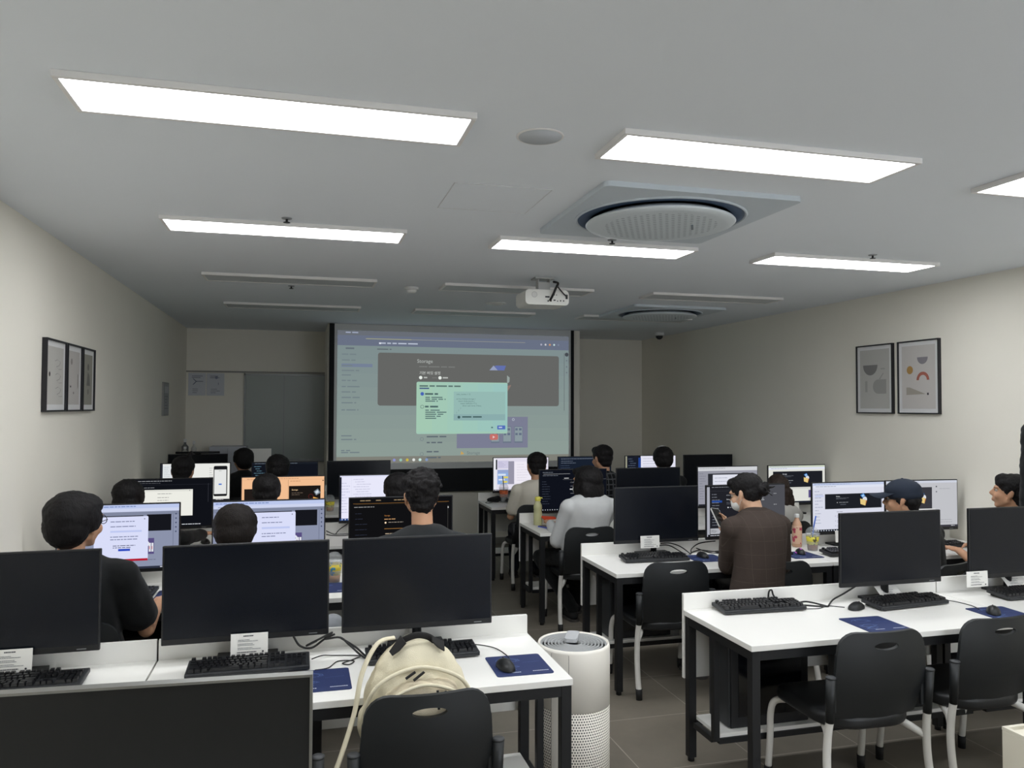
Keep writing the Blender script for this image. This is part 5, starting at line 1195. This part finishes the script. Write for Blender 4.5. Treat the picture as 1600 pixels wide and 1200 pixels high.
# ---------------------------------------------------------------- drinks and small things on desks
def mglass(name, col, alpha, rough=.08):
    m = mat(name, col, rough, spec=.5, alpha=alpha); return m
M_CLEAR = mglass('clear_cup_plastic', rgb(205, 212, 214), .30); M_LID = mglass('clear_lid_plastic', rgb(225, 230, 232), .20)
def iced_cup(label, x, y, z, liquid, lblc, straw=None, h=.115, r=.044):
    t = thing('iced_drink_cup', label, 'drink', (x, y, z), R.uniform(0, 6), 'iced drinks in clear cups')
    MB().lathe([(0, .004), (r * .70, .004), (r * .72, 0), (r * .74, .004), (r, h), (r * .97, h)], n=32).build('cup', M_CLEAR, t)
    MB().lathe([(0, .006), (r * .70, .006), (r * .80, h * .40), (0, h * .40)], n=28).build('drink', liquid, t)
    MB().lathe([(r * .80, h * .36), (r * .965, h * .84), (r * .975, h * .84), (r * .815, h * .36)], n=32).build('label_band', lblc, t)
    pts = [(r * 1.05, h - .004), (r * 1.07, h + .004)] + [(r * math.cos(a), h + .005 + r * .95 * math.sin(a)) for a in [k * PI / 20 for k in range(0, 9)]]
    MB().lathe(pts, n=32).build('dome_lid', M_LID, t)
    if straw: MB().tube([(.012, .0, .015), (-.008, -.004, h + .05), (-.022, -.008, h + .125)], .0045, n=8, smooth_path=False).build('straw', straw, t)
    return t
def band(name, a, b, sc_=60):
    if name in _mats: return _mats[name]
    m = mat(name, a, .5); nt = m.node_tree; n = nt.nodes.new('ShaderNodeTexNoise'); n.inputs['Scale'].default_value = sc_; tc = nt.nodes.new('ShaderNodeTexCoord'); nt.links.new(tc.outputs['Object'], n.inputs['Vector'])
    cr = nt.nodes.new('ShaderNodeValToRGB'); cr.color_ramp.interpolation = 'CONSTANT'; cr.color_ramp.elements[0].color = (*a, 1); cr.color_ramp.elements[1].color = (*b, 1); cr.color_ramp.elements[1].position = .56
    nt.links.new(n.outputs['Fac'], cr.inputs[0]); nt.links.new(cr.outputs[0], nt.nodes['Principled BSDF'].inputs['Base Color']); return m
TEA = mat('amber_drink', rgb(122, 66, 34), .2); COFFEE = mat('dark_coffee', rgb(52, 34, 26), .2); OCHRE = mat('ochre_drink', rgb(190, 130, 60), .25)
YEL = band('yellow_label', rgb(226, 214, 70), rgb(90, 84, 52)); YEL2 = band('yellow_blue_label', rgb(216, 196, 60), rgb(60, 130, 160), 45); ORG = band('orange_label', rgb(206, 96, 44), rgb(150, 70, 40))
iced_cup('clear iced drink cup with yellow label and blue straw, second right row', 3.485, 4.80, DZ, TEA, YEL, mat('blue_straw', rgb(44, 96, 200), .4), .118, .046)
iced_cup('clear iced drink cup with dome lid between the second row left monitors', .190, 4.60, DZ, OCHRE, YEL2, None, .125, .046)
iced_cup('yellow labelled iced drink cup on the fourth left row', .275, 7.72, DZ, OCHRE, YEL, None, .11, .046)
iced_cup('dark iced coffee cup with orange label on the farthest right desk', 2.07, 8.02, DZ, COFFEE, ORG, mat('dark_straw', rgb(40, 50, 80), .4), .15, .050)

t = thing('water_bottle', 'tall frosted bottle with a yellow screw cap, third right row', 'bottle', (1.955, 6.41, DZ))
MB().lathe([(0, .0), (.034, 0), (.037, .006), (.037, .10), (.033, .12), (.037, .14), (.036, .165), (.022, .195), (.022, .205)], n=32).build('body', mat('frosted_bottle', rgb(226, 226, 176), .25, alpha=.6), t)
MB().lathe([(0, .004), (.034, .004), (.034, .075), (0, .075)], n=24).build('water', mat('pale_yellow_water', rgb(214, 210, 140), .2, alpha=.5), t)
b = MB(); b.lathe([(0.025, .203), (.0255, .206), (.0255, .232), (.02, .238), (0, .238)], n=24); b.box((.03, 0, .226), (.02, .016, .012), bevel=.004); b.build('cap', mat('yellow_cap', rgb(228, 220, 96), .4), t)

t = thing('tea_bottle', 'pink and peach labelled plastic bottle with white cap, second right row', 'bottle', (3.468, 4.955, DZ))
MB().lathe([(0, 0), (.030, 0), (.034, .006), (.034, .15), (.03, .17), (.015, .20), (.0145, .212)], n=32).build('body', mat('peach_drink', rgb(214, 170, 140), .2), t)
MB().lathe([(.0345, .025), (.0348, .028), (.0348, .150), (.0345, .153)], n=32).build('label', band('peach_label', rgb(226, 188, 160), rgb(190, 70, 92), 26), t)
MB().lathe([(.0165, .210), (.017, .212), (.017, .232), (.015, .235), (0, .235)], n=24).build('cap', M_WHITEP, t)

t = thing('snack_box', 'open red snack box beside the tall yellow-capped bottle', 'snack', (2.055, 6.36, DZ), .1)
b = MB(); b.box((0, 0, .028), (.12, .085, .05), bevel=.004); b.build('box', mat('pale_box', rgb(206, 200, 190), .6), t)
MB().box((-.01, .01, .058), (.13, .08, .012), rot=(.2, .1, 0), bevel=.004).build('lid', mat('red_wrap', rgb(216, 74, 38), .5), t)
t = thing('snack_packet', 'orange and red snack packet next to the pale grey shirt', 'snack', (2.165, 6.35, DZ), -.2)
blob('packet', [('e', (0, 0, .03), (.055, .035, .028)), ('e', (.03, .02, .05), (.04, .028, .026))], band('orange_wrap', rgb(222, 90, 40), rgb(230, 160, 60), 30), t, .006, 2, .006, 40)
t = thing('smartphone', 'phone in a blue and white case lying on the third right desk', 'phone', (1.985, 6.24, DZ), .5)
MB().prism(rrect(.076, .155, .012), .011, None, Matrix.Rotation(PI / 2, 4, 'X') @ Matrix.Translation((0, 0, 0))).build('case', mat('blue_case', rgb(72, 86, 170), .4), t)
MB().prism(rrect(.066, .145, .009), .0012, None, Matrix.Translation((0, 0, .0105)) @ Matrix.Rotation(PI / 2, 4, 'X')).build('display', mat('phone_brownish_glass', rgb(70, 50, 48), .15), t)
t = thing('pouch', 'black pouch beside the dark iced coffee on the farthest right desk', 'pouch', (1.975, 8.03, DZ), .1)
blob('fabric', [('e', (0, 0, .028), (.085, .05, .03)), ('e', (.03, .01, .04), (.05, .04, .026))], C_BLACK, t, .008, 3, .006, 20)
MB().tube([(-.07, -.03, .02), (-.12, -.05, .006), (-.10, -.09, .005), (-.05, -.07, .01)], .003, n=6).build('strap', M_CABLE, t)
t = tag(MB().box((0, 0, .001), (.15, .10, .002), rot=(.0, 0, .2)).build('green_sheet', mat('pale_green_paper', rgb(176, 222, 176), .7), None, (3.66, 4.615, DZ + .041)), 'pale green sheet lying on the keyboard left of the navy cap', 'paper')
t.rotation_euler = (math.radians(5), 0, 0)
t = tag(MB().box((0, 0, .0003), (.16, .21, .0006), rot=(0, 0, .25)).build('paper_sheet', M_PAPER, None, (3.28, 4.90, DZ)), 'white sheet of paper left of the pink labelled bottle', 'paper')
t = tag(MB().box((0, .001, .0), (.26, .003, .16)).build('paper_sheet', M_PAPER, None, (-.455, 9.35, 1.165)), 'white card standing on the farthest left desk by the last person', 'paper')
t['label'] = 'white card on a stand, farthest left desk'
MB().box((0, .012, -.18), (.02, .02, .52)).box((0, .012, -.436), (.12, .10, .008)).build('stand', M_GREYP, t)

# cropped things at the right edge of the photo
t = thing('waste_bin', 'white box bin with a black rimmed lid, cropped at the lower right corner', 'bin', (2.80, 2.24, 0))
b = MB(); w, d, h = .40, .40, .50
b.box((0, 0, h / 2), (w, d, h), bevel=.003); b.box((0, d / 2 - .008, h + .006), (w, .016, .012)); b.box((0, -d / 2 + .008, h + .006), (w, .016, .012)); b.box((w / 2 - .008, 0, h + .006), (.016, d - .032, .012)); b.box((-w / 2 + .008, 0, h + .006), (.016, d - .032, .012))
b.build('body', mat('cream_box', rgb(226, 221, 204), .5), t)
MB().lathe([(.15, h + .002), (.16, h + .01), (.162, h + .045), (.15, h + .058), (.125, h + .056), (.118, h + .03)], n=48, c=(.03 - .03, -.03, 0)).build('rim', M_RUB, t)
MB().lathe([(0, h + .03), (.12, h + .03), (.12, h + .002)], n=40, c=(.0, -.03, 0)).build('lid', mat('grey_lid', rgb(120, 122, 122), .5), t)
t = thing('coat_stand', 'coat stand at the right edge, mostly out of the photo', 'coat stand', (4.335, 3.70, 0))
MB().cyl((0, 0, .02), (0, 0, 1.75), .016, n=12).build('pole', M_STEEL, t); MB().lathe([(.17, 0), (.17, .015), (.03, .03), (.02, .05)], n=32).build('base', M_STEEL, t)
MB().tube([(-.12, 0, 1.72), (-.06, 0, 1.66), (0, 0, 1.64), (.06, 0, 1.66), (.12, 0, 1.72)], .009, n=8).build('hook', M_STEEL, t)
t = thing('coat', 'black coat hanging at the right edge of the photo', 'coat', (4.335, 3.70, 0))
blob('fabric', [('c', (0, -.0, 1.62), (0, 0, 1.12), .14, .15), ('c', (-.09, 0, 1.60), (-.1, .0, 1.15), .085, .10), ('c', (.09, 0, 1.60), (.12, .0, 1.05), .085, .10)], C_BLACK, t, .012, 3, .015, 8, .006, 30)

# ---------------------------------------------------------------- loose cables on the desks
def cable(label, runs, x=0, y=0, r=.0028):
    z0 = min(q[2] for ps in runs for q in ps); b = MB()
    for ps in runs: b.tube(ps, r, None, n=6)
    return tag(b.build('cable', M_CABLE), label, 'cable', 'loose cables on the desks')
zt = DZ + .0032
cable('black cable bundle tied in a bow below the middle off monitor', [[(-.02, 3.25, .815), (.005, 3.235, .78), (.05, 3.23, .77), (.10, 3.235, .80), (.14, 3.24, .815)], [(.07, 3.235, .795), (.03, 3.23, .78), (.07, 3.225, .80), (.13, 3.23, .825), (.10, 3.235, .80), (.16, 3.24, .80), (.20, 3.22, .77), (.26, 3.18, zt), (.34, 3.16, zt)], [(.16, 3.24, .80), (.22, 3.235, .76), (.27, 3.20, zt), (.33, 3.26, zt + .01), (.40, 3.28, zt)]], r=.0042)
cable('thin black cable looping down to the half hidden mouse pad', [[(.05, 3.20, .735), (.09, 3.22, .74), (.13, 3.25, zt), (.17, 3.24, zt), (.24, 3.22, zt)], [(.24, 3.21, zt), (.20, 3.17, zt), (.165, 3.14, zt), (.19, 3.12, zt), (.21, 3.16, zt), (.15, 3.17, zt), (.11, 3.10, zt), (.06, 3.085, zt)]], r=.0022)
cable('mouse cable running from the backpack keyboard to the right mouse', [[(.58, 3.28, zt), (.68, 3.27, zt), (.78, 3.19, zt), (.81, 3.06, zt), (.795, 2.99, zt + .006)]], r=.002)
cable('black cables between the two keyboards, nearest right desks', [[(2.30, 3.53, zt), (2.30, 3.525, .79), (2.32, 3.53, .80), (2.33, 3.525, .77), (2.36, 3.50, zt), (2.45, 3.48, zt), (2.52, 3.44, zt), (2.57, 3.42, zt)], [(2.57, 3.42, zt), (2.66, 3.50, zt + .01), (2.74, 3.52, .76), (2.84, 3.53, .80)], [(2.43, 3.49, zt), (2.50, 3.50, zt + .01), (2.57, 3.42, zt)]], r=.0045)
cable('thin mouse cable right of the keyboard without a monitor', [[(2.43, 3.41, zt), (2.50, 3.40, zt), (2.58, 3.43, zt), (2.64, 3.385, zt)]], r=.002)
cable('thin cable to the mouse at the right edge, nearest right desks', [[(3.20, 3.40, zt), (3.27, 3.36, zt), (3.29, 3.26, zt), (3.25, 3.17, zt + .006)]], r=.002)
cable('black cables left of the checked shirt, second right row', [[(2.40, 4.97, .79), (2.47, 4.97, .79), (2.53, 4.93, .77), (2.575, 4.87, zt)], [(2.36, 4.98, .77), (2.46, 4.97, .775), (2.54, 4.90, zt), (2.575, 4.87, zt), (2.62, 4.94, .75), (2.70, 4.97, .78), (2.82, 4.97, .79)], [(2.60, 4.91, zt), (2.68, 4.94, zt + .01), (2.76, 4.93, zt), (2.82, 4.88, zt)], [(2.66, 4.95, .75), (2.73, 4.88, zt), (2.80, 4.84, zt), (2.78, 4.91, zt), (2.86, 4.92, zt)]], r=.004)
cable('looping black cables on the third left row by the aisle', [[(.27, 6.30, zt), (.30, 6.33, zt + .03), (.37, 6.36, .80)], [(.20, 6.30, zt), (.25, 6.24, zt), (.33, 6.22, zt), (.40, 6.26, zt)], [(.20, 6.36, zt + .02), (.26, 6.30, zt), (.36, 6.30, zt), (.42, 6.28, zt)]], r=.0035)
cable('thin cable at the keyboard of the large person in black', [[(-.73, 4.57, zt), (-.68, 4.58, zt), (-.60, 4.56, zt), (-.56, 4.53, zt + .008)]], r=.002)
bpy.context.view_layer.update()
